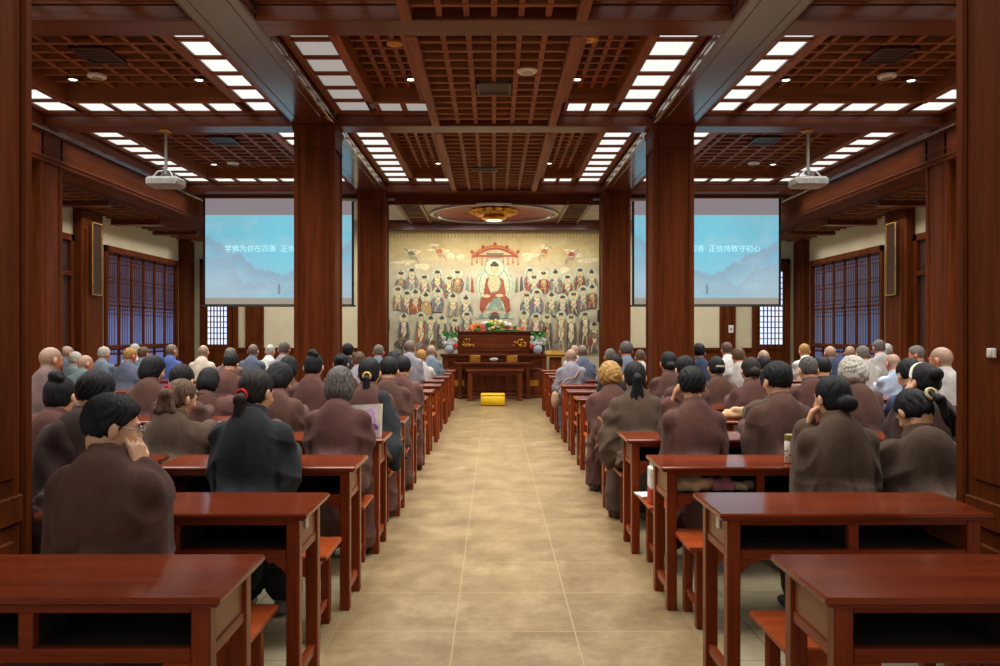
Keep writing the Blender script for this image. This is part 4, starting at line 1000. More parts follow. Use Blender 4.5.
# ================================================================ people
def smin(a, b, k):
    h = np.clip(.5 + .5 * (b - a) / k, 0, 1); return b + (a - b) * h - k * h * (1 - h)
class Field:
    def __init__(s, lo, hi, h):
        s.lo = np.array(lo, np.float32); s.h = h
        s.n = np.maximum(4, np.ceil((np.array(hi) - s.lo) / h).astype(int) + 1)
        s.F = np.full(s.n, .5, np.float32); s.hs = 1.0
        s.ax = [(s.lo[i] + h * np.arange(s.n[i])).astype(np.float32) for i in range(3)]
    def block(s, lo, hi, pad):
        sl = []
        for i in range(3):
            a = int(max(0, math.floor((lo[i] - pad - s.lo[i]) / s.h))); b = int(min(s.n[i], math.ceil((hi[i] + pad - s.lo[i]) / s.h) + 1))
            if b <= a: return None, None
            sl.append(slice(a, b))
        X, Y, Z = np.meshgrid(s.ax[0][sl[0]], s.ax[1][sl[1]], s.ax[2][sl[2]], indexing='ij', sparse=True)
        return tuple(sl), (X, Y, Z)
    def cap(s, a, b, ra, rb=None, k=.02):
        rb = ra if rb is None else rb; a = np.array(a, float); b = np.array(b, float); r = max(ra, rb)
        sl, g = s.block(np.minimum(a, b) - r, np.maximum(a, b) + r, k + 2 * s.h)
        if sl is None: return
        X, Y, Z = g; d = b - a; L = max(1e-9, float(d @ d))
        t = np.clip(((X - a[0]) * d[0] + (Y - a[1]) * d[1] + (Z - a[2]) * d[2]) / L, 0, 1)
        q = np.sqrt((X - a[0] - t * d[0]) ** 2 + (Y - a[1] - t * d[1]) ** 2 + (Z - a[2] - t * d[2]) ** 2) - (ra + (rb - ra) * t)
        s.F[sl] = smin(s.F[sl], q, k)
    def ell(s, c, r, R=None, k=.02, sub=False):
        c = np.array(c, float); r = tuple(q * (s.hs if R is not None else 1.0) for q in r); m = max(r)
        e = np.array(r) if R is None else np.array([m, m, m])
        sl, g = s.block(c - e, c + e, k + 2 * s.h)
        if sl is None: return
        X, Y, Z = (g[i] - c[i] for i in range(3))
        if R is not None: X, Y, Z = (X * R[0][i] + Y * R[1][i] + Z * R[2][i] for i in range(3))
        k0 = np.sqrt((X / r[0]) ** 2 + (Y / r[1]) ** 2 + (Z / r[2]) ** 2); k1 = np.sqrt((X / r[0] ** 2) ** 2 + (Y / r[1] ** 2) ** 2 + (Z / r[2] ** 2) ** 2)
        q = k0 * (k0 - 1) / np.maximum(k1, 1e-6)
        if sub: s.F[sl] = -smin(-s.F[sl], q, k)
        else: s.F[sl] = smin(s.F[sl], q, k)
    def ring(s, c, R, r, n=14, k=.015, sy=1.0, tilt=0.0):
        pts = [(c[0] + R * cos(2 * pi * i / n), c[1] + R * sy * sin(2 * pi * i / n), c[2] - tilt * R * sin(2 * pi * i / n)) for i in range(n + 1)]
        for a, b in zip(pts, pts[1:]): s.cap(a, b, r, k=k)
    def pts(s): return np.meshgrid(*s.ax, indexing='ij', sparse=True)
    def nets(s):
        F = s.F; n = s.n; S = F < 0
        c = np.zeros(n - 1, np.int8)
        for i in (0, 1):
            for j in (0, 1):
                for k in (0, 1): c += S[i:n[0] - 1 + i, j:n[1] - 1 + j, k:n[2] - 1 + k]
        idx = np.argwhere((c > 0) & (c < 8)); m = len(idx)
        if m == 0: return np.zeros((0, 3)), np.zeros((0, 4), int)
        acc = np.zeros((m, 3)); cnt = np.zeros(m)
        for a in range(3):
            o1, o2 = [q for q in range(3) if q != a]
            for u in (0, 1):
                for v in (0, 1):
                    off = np.zeros(3, int); off[o1] = u; off[o2] = v; off2 = off.copy(); off2[a] = 1
                    p = idx + off; q = idx + off2
                    f0 = F[p[:, 0], p[:, 1], p[:, 2]]; f1 = F[q[:, 0], q[:, 1], q[:, 2]]
                    w = (f0 < 0) != (f1 < 0); t = np.where(w, f0 / np.where(w, f0 - f1, 1), 0)
                    acc += np.where(w[:, None], off[None, :] + t[:, None] * (off2 - off)[None, :], 0); cnt += w
        V = s.lo + s.h * (idx + acc / cnt[:, None])
        im = np.full(n - 1, -1, np.int32); im[idx[:, 0], idx[:, 1], idx[:, 2]] = np.arange(m)
        Q = []
        for a in range(3):
            o1, o2 = (a + 1) % 3, (a + 2) % 3
            A = [slice(None)] * 3; B = [slice(None)] * 3; A[a] = slice(0, -1); B[a] = slice(1, None)
            s0, s1 = S[tuple(A)], S[tuple(B)]
            e = np.argwhere(s0 != s1); e = e[(e[:, o1] > 0) & (e[:, o2] > 0) & (e[:, o1] < n[o1] - 1) & (e[:, o2] < n[o2] - 1)]
            d1 = np.zeros(3, int); d1[o1] = 1; d2 = np.zeros(3, int); d2[o2] = 1
            q = np.stack([im[tuple((e - x).T)] for x in (0 * d1, d1, d1 + d2, d2)], 1)
            fl = s0[tuple(e.T)]; q = np.where(fl[:, None], q, q[:, ::-1]); Q.append(q)
        return V, np.concatenate(Q)
def np_mesh(name, V, Q, mats, mi=None):
    me = bpy.data.meshes.new(name); me.vertices.add(len(V)); me.vertices.foreach_set('co', np.asarray(V, np.float32).ravel())
    me.loops.add(len(Q) * 4); me.loops.foreach_set('vertex_index', np.asarray(Q, np.int32).ravel())
    me.polygons.add(len(Q)); me.polygons.foreach_set('loop_start', np.arange(0, 4 * len(Q), 4, dtype=np.int32))
    for m in mats: me.materials.append(m)
    me.update(calc_edges=True)
    if mi is not None: me.polygons.foreach_set('material_index', np.asarray(mi, np.int32))
    me.polygons.foreach_set('use_smooth', np.ones(len(Q), bool)); me.validate(); return me
def keep_big(V, Q):
    """drop loose crumbs, keep the one continuous surface"""
    n = len(V); lab = np.arange(n)
    for _ in range(200):
        mn = lab[Q].min(1); new = lab.copy(); np.minimum.at(new, Q.ravel(), np.repeat(mn, 4)); new = new[new]
        if (new == lab).all(): break
        lab = new
    r, ct = np.unique(lab, return_counts=True); keep = lab == r[ct.argmax()]
    mp = np.cumsum(keep) - 1; return V[keep], mp[Q[keep[Q[:, 0]]]]
def part_obj(name, me, parent):
    o = bpy.data.objects.new(name, me); C.objects.link(o); o.parent = parent; return o

SK = {}
for nm, c in (('fair', (206, 158, 124)), ('tan', (188, 132, 98)), ('ruddy', (196, 128, 100))):
    m = plain('skin_' + nm, c, 0.5, var=.06, scale=20); m.node_tree.nodes['Principled BSDF'].inputs['Subsurface Weight'].default_value = 0.08
    m.node_tree.nodes['Principled BSDF'].inputs['Subsurface Radius'].default_value = (.02, .008, .004); SK[nm] = m
M['stubble'] = plain('grey_stubble', (150, 122, 104), 0.6, var=.1, scale=60); M['stubble_dark'] = plain('dark_stubble', (104, 88, 78), 0.65, var=.14, scale=60)
M['lips'] = plain('lips', (164, 92, 82), 0.45); M['brow'] = plain('brow', (46, 36, 32), 0.6)
HAIR = {'black': hairmat('hair_black', (8, 9, 11), (30, 32, 36)), 'brownblack': hairmat('hair_brown_black', (16, 13, 12), (52, 43, 38)), 'brown': hairmat('hair_brown', (58, 42, 34), (112, 88, 72)),
        'greyblack': hairmat('hair_grey_black', (40, 38, 38), (112, 106, 102)), 'silver': hairmat('hair_silver', (120, 118, 112), (206, 202, 192)), 'blond': hairmat('hair_golden', (120, 88, 44), (188, 150, 88)), 'shaved': hairmat('hair_cropped', (74, 70, 68), (122, 116, 110), .7)}
CL = {}
for nm, c in (('brown', (82, 58, 51)), ('redbrown', (86, 58, 53)), ('olive', (80, 65, 54)), ('darkbrown', (60, 45, 42)), ('black', (40, 44, 48)), ('lavender', (132, 130, 142)), ('bluegrey', (100, 112, 126)), ('pale', (168, 164, 162)),
              ('beige', (190, 178, 164)), ('blue', (70, 90, 148)), ('navy', (58, 68, 92)), ('greengrey', (86, 100, 102)), ('lightblue', (152, 166, 186)), ('plumgrey', (108, 90, 88)), ('white', (206, 206, 204)), ('slate', (84, 92, 110))):
    CL[nm] = fabric('cloth_' + nm, c)
M['shoe_black'] = plain('shoe_black', (26, 24, 24), 0.5); M['shoe_grey'] = plain('shoe_grey', (110, 108, 104), 0.7)
M['tie_red'] = fabric('tie_red', (176, 40, 40)); M['tie_gold'] = fabric('tie_gold', (214, 180, 110)); M['tie_cream'] = fabric('tie_cream', (206, 196, 160)); M['band_white'] = fabric('band_white', (214, 206, 190))
def shoe_mesh():
    f = Field((-.06, -.1, -.01), (.06, .2, .12), .008)
    f.ell((0, .02, .035), (.042, .10, .032)); f.ell((0, .1, .028), (.045, .06, .026)); f.cap((0, -.04, .04), (0, -.04, .08), .04, .036)
    X, Y, Z = f.pts(); f.F = np.maximum(f.F, .004 - Z + 0 * X + 0 * Y); V, Q = f.nets(); return np_mesh('shoe', V, Q, [M['shoe_black']])
SHOE = shoe_mesh(); SHOE2 = SHOE.copy(); SHOE2.materials[0] = M['shoe_grey']
def rotm(yaw, pitch, roll):
    cy_, sy_ = cos(yaw), sin(yaw); cp, sp = cos(pitch), sin(pitch); cr, sr = cos(roll), sin(roll)
    Rz = np.array([[cy_, -sy_, 0], [sy_, cy_, 0], [0, 0, 1]]); Rx = np.array([[1, 0, 0], [0, cp, -sp], [0, sp, cp]]); Ry = np.array([[cr, 0, sr], [0, 1, 0], [-sr, 0, cr]])
    return Rz @ Rx @ Ry
def hand(f, w, fd, sd, curl, side, rmin, k=.006):
    """palm and five fingers: w wrist, fd pointing along the palm, sd toward the thumb, curl bend per joint"""
    fd = np.array(fd, float); fd /= np.linalg.norm(fd); sd = np.array(sd, float); sd -= fd * (sd @ fd); sd /= np.linalg.norm(sd)
    nn = np.cross(fd, sd) * side                                       # palm side
    w = np.array(w, float)
    def turn(v, a): return v * cos(a) + nn * sin(a)
    for i, (off, L) in enumerate(((.030, .072), (.010, .080), (-.011, .075), (-.031, .060))):
        kn = w + fd * (.085 - .004 * abs(i - 1)) + sd * off
        f.cap(w + sd * off * .55, kn, max(.013, rmin), max(.0115, rmin), k)
        p = kn; a = curl * .7; v = turn(fd, a)
        for j, (q, r0) in enumerate(((.45, .0092), (.32, .0084), (.23, .0076))):
            e = p + v * L * q; f.cap(p, e, max(r0, rmin), max(r0 * .92, rmin), k * .6); p = e; a += curl; v = turn(fd, a)
    b = w + fd * .025 + sd * .026; m1 = b + fd * .032 + sd * .026 + nn * .008; m2 = m1 + fd * .026 + sd * .006 + nn * .012; m3 = m2 + fd * .02 - sd * .004 + nn * .008
    f.cap(b, m1, max(.013, rmin), max(.0105, rmin), k); f.cap(m1, m2, max(.0105, rmin), max(.009, rmin), k * .6); f.cap(m2, m3, max(.009, rmin), max(.0078, rmin), k * .6)

def sm(x): x = np.clip(x, 0, 1); return x * x * (3 - 2 * x)
def person(spec):
    g = dict(lean=.09, turn=0.0, pitch=.3, roll=0.0, yaw=0.0, w=1.0, dd=0.0, pose='desk', cloth='brown', hair='short', hc='black', skin='fair', tail=True, trousers='slate', shawl=None, tie=None, long=0.28, shoes=True, dxh=0.0)
    g.update(spec); k = g['k']; rg = random.Random(int(g['px'] * 7 + k))
    T = front(k) - .30 + g['dd']; lean = g['lean']
    X = PX(g['px'], T + lean) - g['dxh']; crown = PZ(g['top'], T + lean + .05); crown = max(1.04, min(1.36, crown))
    near = k <= 2 and g.get('fine', True)
    hb = .0062 if near else (.0095 if k <= 5 else .0125); hr = .0082 if near else (.0125 if k <= 5 else .018)
    hh = .0058 if near else (.0085 if k <= 5 else .0115)
    grp = 'seated listeners in brown robes' if g['cloth'] in ('brown', 'redbrown', 'olive', 'darkbrown') else 'seated listeners in plain or grey clothes'
    root = thing('person', g['label'], 'person', (X, T, 0), g['yaw'], grp)
    zs = crown - .280 * (.95 if k <= 2 else 1.0); w = .5 + .42 * g['w']; sw = .128 * w
    hs_ = .93 if k <= 2 else (.97 if k == 3 else 1.0); H = np.array((g['dxh'], lean + .065, crown - .122 * hs_)); R = rotm(g['turn'], -g['pitch'], g['roll'])
    def hl(p): return H + hs_ * (R @ np.array(p, float))
    # arms
    arms = {}
    for s_ in (-1, 1):
        sh = np.array((s_ * (sw + .012), lean, zs - .055)); el = np.array((s_ * (sw + .034 * w), lean + .05, max(.79, zs - .27))); wr = np.array((s_ * .11, min(lean + .34, .44), .828)); fd = (-s_ * .75, .55, -.16); curl = .16; sd = (0, .8, .5)
        pz = g['pose']
        if pz in ('chin_both',) or (pz == 'chin_right' and s_ > 0) or (pz == 'chin_left' and s_ < 0):
            el = np.array((s_ * (sw - .045), lean + .20, .83)); wr = hl((s_ * .085, .095, -.125)) + np.array((s_ * .018, .0, -.005)); fd = R @ np.array((-s_ * .35, -.25, .9)); sd = R @ np.array((-s_ * .5, .8, .1)); curl = .75
        if (pz == 'ear_right' and s_ > 0) or (pz == 'ear_left' and s_ < 0):
            el = np.array((s_ * (sw - .0), lean + .20, .83)); wr = hl((s_ * .12, .035, -.10)); fd = R @ np.array((-s_ * .3, -.1, 1.0)); sd = R @ np.array((-s_ * .2, 1, 0)); curl = .4
        if pz == 'lap': wr = np.array((s_ * .06, .25, .60)); el = np.array((s_ * (sw + .085), lean + .03, zs - .26)); fd = (-s_ * .8, .5, -.1)
        if pz == 'hang_left' and s_ < 0: el = np.array((s_ * (sw + .085), lean + .0, zs - .28)); wr = np.array((s_ * (sw + .08), .06, .55)); fd = (0, .3, -1); sd = (0, 1, .2)
        arms[s_] = (sh, el, wr, fd, sd, curl)
    # ---- body: one continuous skin surface
    f = Field((-.36, -.2, 0.0), (.36, .62, crown + .03), hb); f.hs = hs_; rm = hb * .95
    f.ell((0, .0, .57), (.13, .095, .12)); f.cap((0, 0, .58), (0, lean * .6, zs - .14), .10, .115, .05); f.cap((-sw * .8, lean, zs - .05), (sw * .8, lean, zs - .05), .05, k=.05)
    nb = np.array((0, lean + .005, zs)); f.cap(nb, hl((0, -.025, -.05)), .056, .052, .03)
    f.ell(hl((0, -.012, .025)), (.0755, .0965, .094), R, .015); f.ell(hl((0, .028, -.048)), (.056, .06, .066), R, .025); f.ell(hl((0, .045, -.005)), (.060, .045, .065), R, .02)
    if k <= 6:
        f.cap(hl((0, .088, .012)), hl((0, .108, -.024)), .0085, .0125, .012); f.ell(hl((0, .082, .034)), (.05, .014, .012), R, .012)
        for s_ in (-1, 1):
            f.ell(hl((s_ * .03, .096, .010)), (.013, .010, .009), R, .008, True); f.ell(hl((s_ * .03, .082, .010)), (.012, .011, .010), R, .004)
            f.ell(hl((s_ * .040, .072, -.022)), (.022, .018, .02), R, .015); f.cap(hl((s_ * .012, .1, -.027)), hl((s_ * .012, .096, -.027)), .0065, k=.006)
        f.cap(hl((-.018, .090, -.058)), hl((.018, .090, -.058)), .0075, k=.006); f.ell(hl((0, .078, -.098)), (.022, .018, .018), R, .015)
    for s_ in (-1, 1):
        f.ell(hl((s_ * .083, -.010, -.006)), (.010, .019, .032), R, .006)
        sh, el, wr, fd, sd, curl = arms[s_]
        f.cap(sh, el, .045, .038, .03); f.cap(el, wr, .037, .026, .02); hand(f, wr, fd, sd, curl, s_, rm)
        hp = (s_ * .085, .02, .505); kn = (s_ * .105, .36, .472); an = (s_ * .105, .30, .09)
        f.cap(hp, kn, .062, .05, .04); f.cap(kn, an, .048, .034, .02); f.cap(an, (s_ * .105, .39, .03), .033, .022, .02)
    V, Q = keep_big(*f.nets())
    cen = V[Q].mean(1); L = (cen - H) @ R / hs_; x, y, z = L.T; ax = np.abs(x); mi = np.zeros(len(Q), int)
    front_ = y > .06
    mi[front_ & (ax < .022) & (z > -.067) & (z < -.051)] = 2; mi[front_ & (ax > .014) & (ax < .046) & (z > .028) & (z < .037)] = 3; mi[front_ & (ax > .02) & (ax < .04) & (z > .005) & (z < .0145)] = 3
    lim = np.where(z > 0, .012 + .78 * z, .012 + .35 * z)
    if g['hair'] == 'bald': mi[(y < lim) & (z > -.07) & ((ax < .076) | (z > .03)) & (np.linalg.norm(L, axis=1) < .16)] = 1
    part_obj('body', np_mesh('body', V, Q, [SK[g['skin']], M['stubble_dark'] if g['hc'] == 'dark' else M['stubble'], M['lips'], M['brow']], mi), root)
    # ---- clothes
    monk = g.get('suit', False)
    f = Field((-.42, -.26, .03), (.42, .56, crown - .14), hr)
    f.ell((0, -.01, .58), (.185 * w, .140, .15), k=.05); mz = (.56 + zs) / 2; f.ell((0, .5 * lean - .005, mz), (.168 * w, .118, (zs - .56) / 2 + .10), k=.06)
    f.ell((0, lean * .8 - .008, zs - .15), (.160 * w, .100, .12), k=.05)
    f.cap((-sw - .012, lean, zs - .045), (sw + .012, lean, zs - .045), .050, k=.03); f.cap((0, lean - .002, zs - .05), (0, lean + .014, zs + .05), .070, .059, .035)
    for s_ in (-1, 1): f.cap((s_ * .03, lean, zs - .0), (s_ * (sw + .01), lean, zs - .040), .046, .048, .03)
    f.ring((0, lean + .020, zs + .084), .058, .010, tilt=.34, k=.004); f.ring((0, lean + .018, zs + .064), .060, .012, tilt=.32, k=.008); f.ring((0, lean + .016, zs + .046), .065, .013, tilt=.30, k=.010)
    for s_ in (-1, 1):
        sh, el, wr, fd, sd, curl = arms[s_]; m_ = el + (wr - el) * .86
        ra = (.054, .054, .044) if monk else (.056, .060, .058)
        f.cap(sh, el, ra[0], ra[1], .05); f.cap(el, m_, ra[1], ra[2] * (.78 if wr[2] < .9 else 1), .03)
        if not monk:
            raised = wr[2] > .95
            if raised: f.cap((s_ * (sw + .0), lean + .04, zs - .12), (s_ * (sw + .03), lean + .04, .62), .05, .05, .05); f.ell((s_ * (sw + .025), lean + .10, .71), (.028, .08, .15), k=.05)
            else: f.ell((el[0] - s_ * .004, el[1] - .02, el[2] - .085), (.052, .085, .15), k=.06)
            for t_ in (.5, .8):
                c_ = el + (wr - el) * t_; f.ell((c_[0], c_[1], max(c_[2] - .01, .815)), (.045, .06, .04), k=.04)
        if not monk or g.get('skirt'):
            hp = (s_ * .10, .02, .515); kn = (s_ * .11, .34, .468); f.cap(hp, kn, .085, .054, .04); f.cap(kn, (s_ * .115, .32, g['long']), .054, .075, .03)
            f.cap(kn, (s_ * .10, .30, g['long'] * .5), .055, .085, .03)
    if not monk: f.ell((0, .32, .30), (.15, .055, .17), k=.04)
    if g['tail']: f.ell((0, -.155, .53), (.18 * w, .035, .16), k=.07); f.ell((0, -.190, .43), (.175 * w, .022, .18), k=.04)
    X_, Y_, Z_ = f.pts(); ph = rg.uniform(0, 6); ph2 = rg.uniform(0, 6); wgt = sm((zs + .01 - Z_) / .30); sp = rg.uniform(26, 36)
    def rdg(u): return (1 - np.abs(np.sin(u))) ** 1.6
    sgn = np.tanh(X_ / .03); zz = zs - Z_; warp = .5 * np.sin(9 * Z_ + ph) + .4 * np.sin(13 * X_ + ph2) + .3 * np.sin(15 * Y_ + ph)
    fold = -.015 * wgt * rdg(8.5 * (X_ - .42 * sgn * zz) + warp + ph) * sm(np.abs(X_) / .09 + .25)
    fold = fold - .010 * sm(zz / .2 - .5) * rdg(17 * (zz + .35 * np.abs(X_)) + warp * 1.4 + ph2) * np.exp(-((Z_ - .66) / .16) ** 2)
    fold = fold - .011 * sm((np.abs(X_) - .10) / .05) * rdg(15 * (zz - .8 * np.abs(X_)) + 1.5 * warp + ph)
    fold = fold + .014 * np.exp(-((np.abs(X_) - .150 * w) / .016) ** 2) * sm((zs - .10 - Z_) / .12) * sm((.06 - Y_) / .05)     # crease between back and arm
    if not g.get('suit'): fold = fold + .006 * np.exp(-(X_ / .007) ** 2) * sm(zz / .1) * (Y_ < lean)                          # centre back seam
    f.F = f.F + (fold + 0 * Y_).astype(np.float32)
    cut = (.055 if not monk else .40) + 0 * X_ + 0 * Y_
    f.F = np.maximum(f.F, (cut - Z_).astype(np.float32)) if not monk else f.F
    V, Q = keep_big(*f.nets()); nm = 'jacket' if monk else 'robe'
    part_obj(nm, np_mesh(nm, V, Q, [CL[g['cloth']]]), root)
    if monk:
        f = Field((-.3, -.2, .05), (.3, .58, .68), hr); f.ell((0, .02, .53), (.17, .12, .08), k=.04)
        for s_ in (-1, 1):
            kn = (s_ * .105, .36, .472); f.cap((s_ * .09, .02, .51), kn, .076, .056, .03); f.cap(kn, (s_ * .105, .30, .10), .066, .058, .03)
        X_, Y_, Z_ = f.pts(); f.F = f.F + (.004 * np.sin(40 * Z_ + 14 * X_ + ph) + 0 * Y_).astype(np.float32); V, Q = keep_big(*f.nets())
        part_obj('trousers', np_mesh('trousers', V, Q, [CL[g['trousers']]]), root)
    if g['shoes']:
        for s_ in (-1, 1):
            o = part_obj('shoe', SHOE if rg.random() < .7 else SHOE2, root); o.location = (s_ * .105, .31, 0.0); o.rotation_euler = (0, 0, -s_ * rg.uniform(.05, .25))
    # ---- hair
    hs = g['hair']
    if hs != 'bald':
        lo = H - .2; hi = H + .2
        if hs in ('pony', 'pony_long', 'pony_side'): lo[2] -= .32; lo[1] -= .06; lo[0] -= .08; hi[0] += .08
        f = Field(lo, hi, hh); f.hs = hs_; t = {'short': .012, 'crop': .005, 'bob': .016, 'perm': .022}.get(hs, .009)
        up_ = .010 if hs in ('short', 'crop') else 0.0; f.ell(hl((0, -.012 + up_ * .2, .027 + up_)), (.0755 + t, .0965 + t, .094 + t - up_ * .6), R); f.ell(hl((0, -.045, -.03)), (.060 + t * .4, .050 + t * (.5 if up_ else 1), .05), R, .03)
        if hs == 'bob': f.ell(hl((0, -.03, -.035)), (.092, .088, .095), R, .03)
        if hs == 'perm': f.ell(hl((0, -.035, .0)), (.106, .105, .105), R, .03)
        XX, YY, ZZ = f.pts(); d = [(XX - H[0]) / hs_, (YY - H[1]) / hs_, (ZZ - H[2]) / hs_]; lx, ly, lz = (d[0] * R[0][i] + d[1] * R[1][i] + d[2] * R[2][i] for i in range(3))
        a0 = {'short': .012, 'crop': .012, 'bob': .045, 'perm': .04}.get(hs, .012)
        lm = np.where(lz > 0, a0 + .80 * lz, a0 + (.05 if hs in ('bob', 'perm') else .45) * lz)
        bot = {'short': -.066 - .012 * np.cos(7 * lx / .08), 'crop': -.06, 'bob': -.100, 'perm': -.09}.get(hs, -.070)
        jag = .004 * np.sin(130 * lx + ph) + .004 * np.sin(90 * ly + ph2)
        f.F = -smin(-f.F, -(ly - lm + jag), .012); f.F = -smin(-f.F, -(bot - lz + jag), .012)
        amp = {'short': .0032, 'bob': .002, 'perm': .006, 'crop': .0006}.get(hs, .0014)
        ang = np.arctan2(lx, ly); f.F = f.F + (amp * np.sin((19 if hs != 'perm' else 9) * ang + 30 * lz + 3 * np.sin(38 * lz + ph) + 2 * np.sin(60 * ly + ph2)) * (1 if hs != 'perm' else np.sin(70 * lz + ph))).astype(np.float32)
        if hs in ('short', 'crop'): f.F = f.F + ((t + .012) * (1 - sm((lz + .085) / .085))).astype(np.float32)
        bk = R @ np.array((0, -1, 0)); tiepos = None
        if hs == 'bun_low': b = hl((0, -.118, -.035)); f.ell(b, (.048, .036, .040), None, .012); tiepos = hl((0, -.103, -.03))
        if hs == 'bun_mid': b = hl((0, -.122, .025)); f.ell(b, (.042, .036, .042), None, .012); tiepos = hl((0, -.105, .02))
        if hs == 'bun_high': b = hl((0, -.07, .118)); f.ell(b, (.044, .044, .036), None, .012); f.ell(hl((.03, -.09, .10)), (.03, .02, .02), None, .01); tiepos = hl((0, -.06, .10))
        if hs.startswith('pony'):
            r0 = hl((.0 if hs != 'pony_side' else .06, -.105, g.get('rz', -.03 if hs == 'pony' else .015))); tiepos = r0; L_ = .20 if hs == 'pony' else (.40 if hs == 'pony_long' else .17); sx = .0 if hs != 'pony_side' else .10
            p1 = r0 + np.array((sx * .3, -.045, -.02)); p2 = p1 + np.array((sx * .4, -.005, -L_ * .5)); p3 = p2 + np.array((sx * .3, .025, -L_ * .5))
            wd = g.get('pw', 1.0); f.cap(r0, p1, .018, .024 * wd, .012)
            for q_ in range(7):
                o1 = np.array((rg.uniform(-.02, .02) * wd, rg.uniform(-.008, .008), 0)); o2 = o1 * 1.3 + np.array((rg.uniform(-.01, .01), 0, 0)); o3 = np.array((rg.uniform(-.022, .022) * wd, rg.uniform(-.01, .01), rg.uniform(-.02, .05) * L_ / .2))
                f.cap(p1 + o1 * .5, p2 + o2, .014 * wd, .014 * wd, .010); f.cap(p2 + o2, p3 + o3, .014 * wd, .004, .008)
            XX, YY, ZZ = f.pts(); f.F = f.F + np.where(ZZ < r0[2] - .03, .004 * np.sin(150 * XX + 20 * ZZ), 0).astype(np.float32) * (YY < r0[1] + .03)
        V, Q = keep_big(*f.nets()); part_obj('hair', np_mesh('hair', V, Q, [HAIR[g['hc']]]), root)
        if g['tie'] and tiepos is not None:
            mb = MB(); ax_ = R @ np.array((0, -1, -.3)); n_ = 14; u = np.cross(ax_, (1, 0, 0)); u /= np.linalg.norm(u); v = np.cross(ax_, u); v /= np.linalg.norm(v); c0 = tiepos + ax_ * .012
            if hs.startswith('pony'): mb.tube([tuple(c0 + .027 * (u * cos(2 * pi * i / n_) + v * sin(2 * pi * i / n_))) for i in range(n_ + 1)], .009, 6, caps=False)
            else: mb.tube([tuple(c0 + np.array((-.035 + .07 * i / 6, -.028 - .02 * sin(pi * i / 6), .03))) for i in range(7)], .008, 6)
            mb.build('hair_tie', M[g['tie']], root, 180)
    if g.get('headband'):
        mb = MB(); mb.tube([tuple(hl((.094 * cos(a), -.0 + .0 * cos(a), .02 + .108 * sin(a)))) for a in [pi * i / 14 for i in range(15)]], .009, 6); mb.build('headband', M['band_white'], root, 180)
    if g.get('glasses'):
        mb = MB()
        for s_ in (-1, 1):
            mb.tube([tuple(hl((s_ * .032 + .023 * cos(2 * pi * i / 14), .108, .010 + .018 * sin(2 * pi * i / 14)))) for i in range(15)], .0016, 5, caps=False)
            mb.tube([tuple(hl((s_ * .055, .106, .015))), tuple(hl((s_ * .074, .09, .016))), tuple(hl((s_ * .084, .0, .014))), tuple(hl((s_ * .082, -.02, .0)))], .0018, 5)
        mb.tube([tuple(hl((-.009, .11, .012))), tuple(hl((0, .113, .016))), tuple(hl((.009, .11, .012)))], .0015, 5); mb.build('glasses', M['grey_metal'], root, 180)
    if g['shawl']:
        kind, col = g['shawl']; f = Field((-.46, -.26, .1), (.46, .4, crown - .08), hr)
        if kind == 'right':      # a dark gown slipped over the right shoulder and down to the bench
            for a, b_, r in (((.02, lean - .05, zs + .01), (sw, lean - .045, zs - .03), .040), ((sw, lean - .045, zs - .03), (sw + .065, lean - .04, zs - .2), .055), ((sw + .065, lean - .04, zs - .2), (sw + .11, -.06, .60), .050), ((sw + .11, -.06, .60), (sw + .10, -.06, .47), .045), ((sw + .02, lean - .08, zs - .12), (sw + .06, -.11, .55), .045)): f.cap(a, b_, r, k=.06)
        if kind == 'back':       # hood and drape lying on the back
            f.ell((-.05, lean - .09, zs - .03), (.10, .05, .075), k=.05); f.cap((-.10, lean - .08, zs - .08), (-.16, -.08, .55), .08, .10, .06); f.cap((.0, lean - .1, zs - .12), (-.05, -.13, .55), .07, .09, .06)
        if kind == 'left':
            for a, b_, r in (((-.02, lean - .05, zs + .01), (-sw, lean - .045, zs - .035), .05), ((-sw, lean - .045, zs - .035), (-sw - .10, lean - .02, zs - .22), .07), ((-sw - .1, lean - .02, zs - .22), (-sw - .12, -.05, .5), .07)): f.cap(a, b_, r, k=.06)
        if kind == 'collar':     # broad folded collar lying across the shoulders
            f.ring((0, lean + .0, zs + .015), .095, .022, tilt=.5, k=.02); f.cap((.06, lean - .07, zs + .0), (.2, lean + .02, zs - .11), .03, .028, .03)
        X_, Y_, Z_ = f.pts(); f.F = f.F + (.006 * np.sin(34 * (X_ + .3 * Z_) + 3 * np.sin(8 * Z_ + ph) + ph) + 0 * Y_).astype(np.float32)
        V, Q = keep_big(*f.nets()); part_obj('shawl', np_mesh('shawl', V, Q, [CL[col]]), root)
    return root

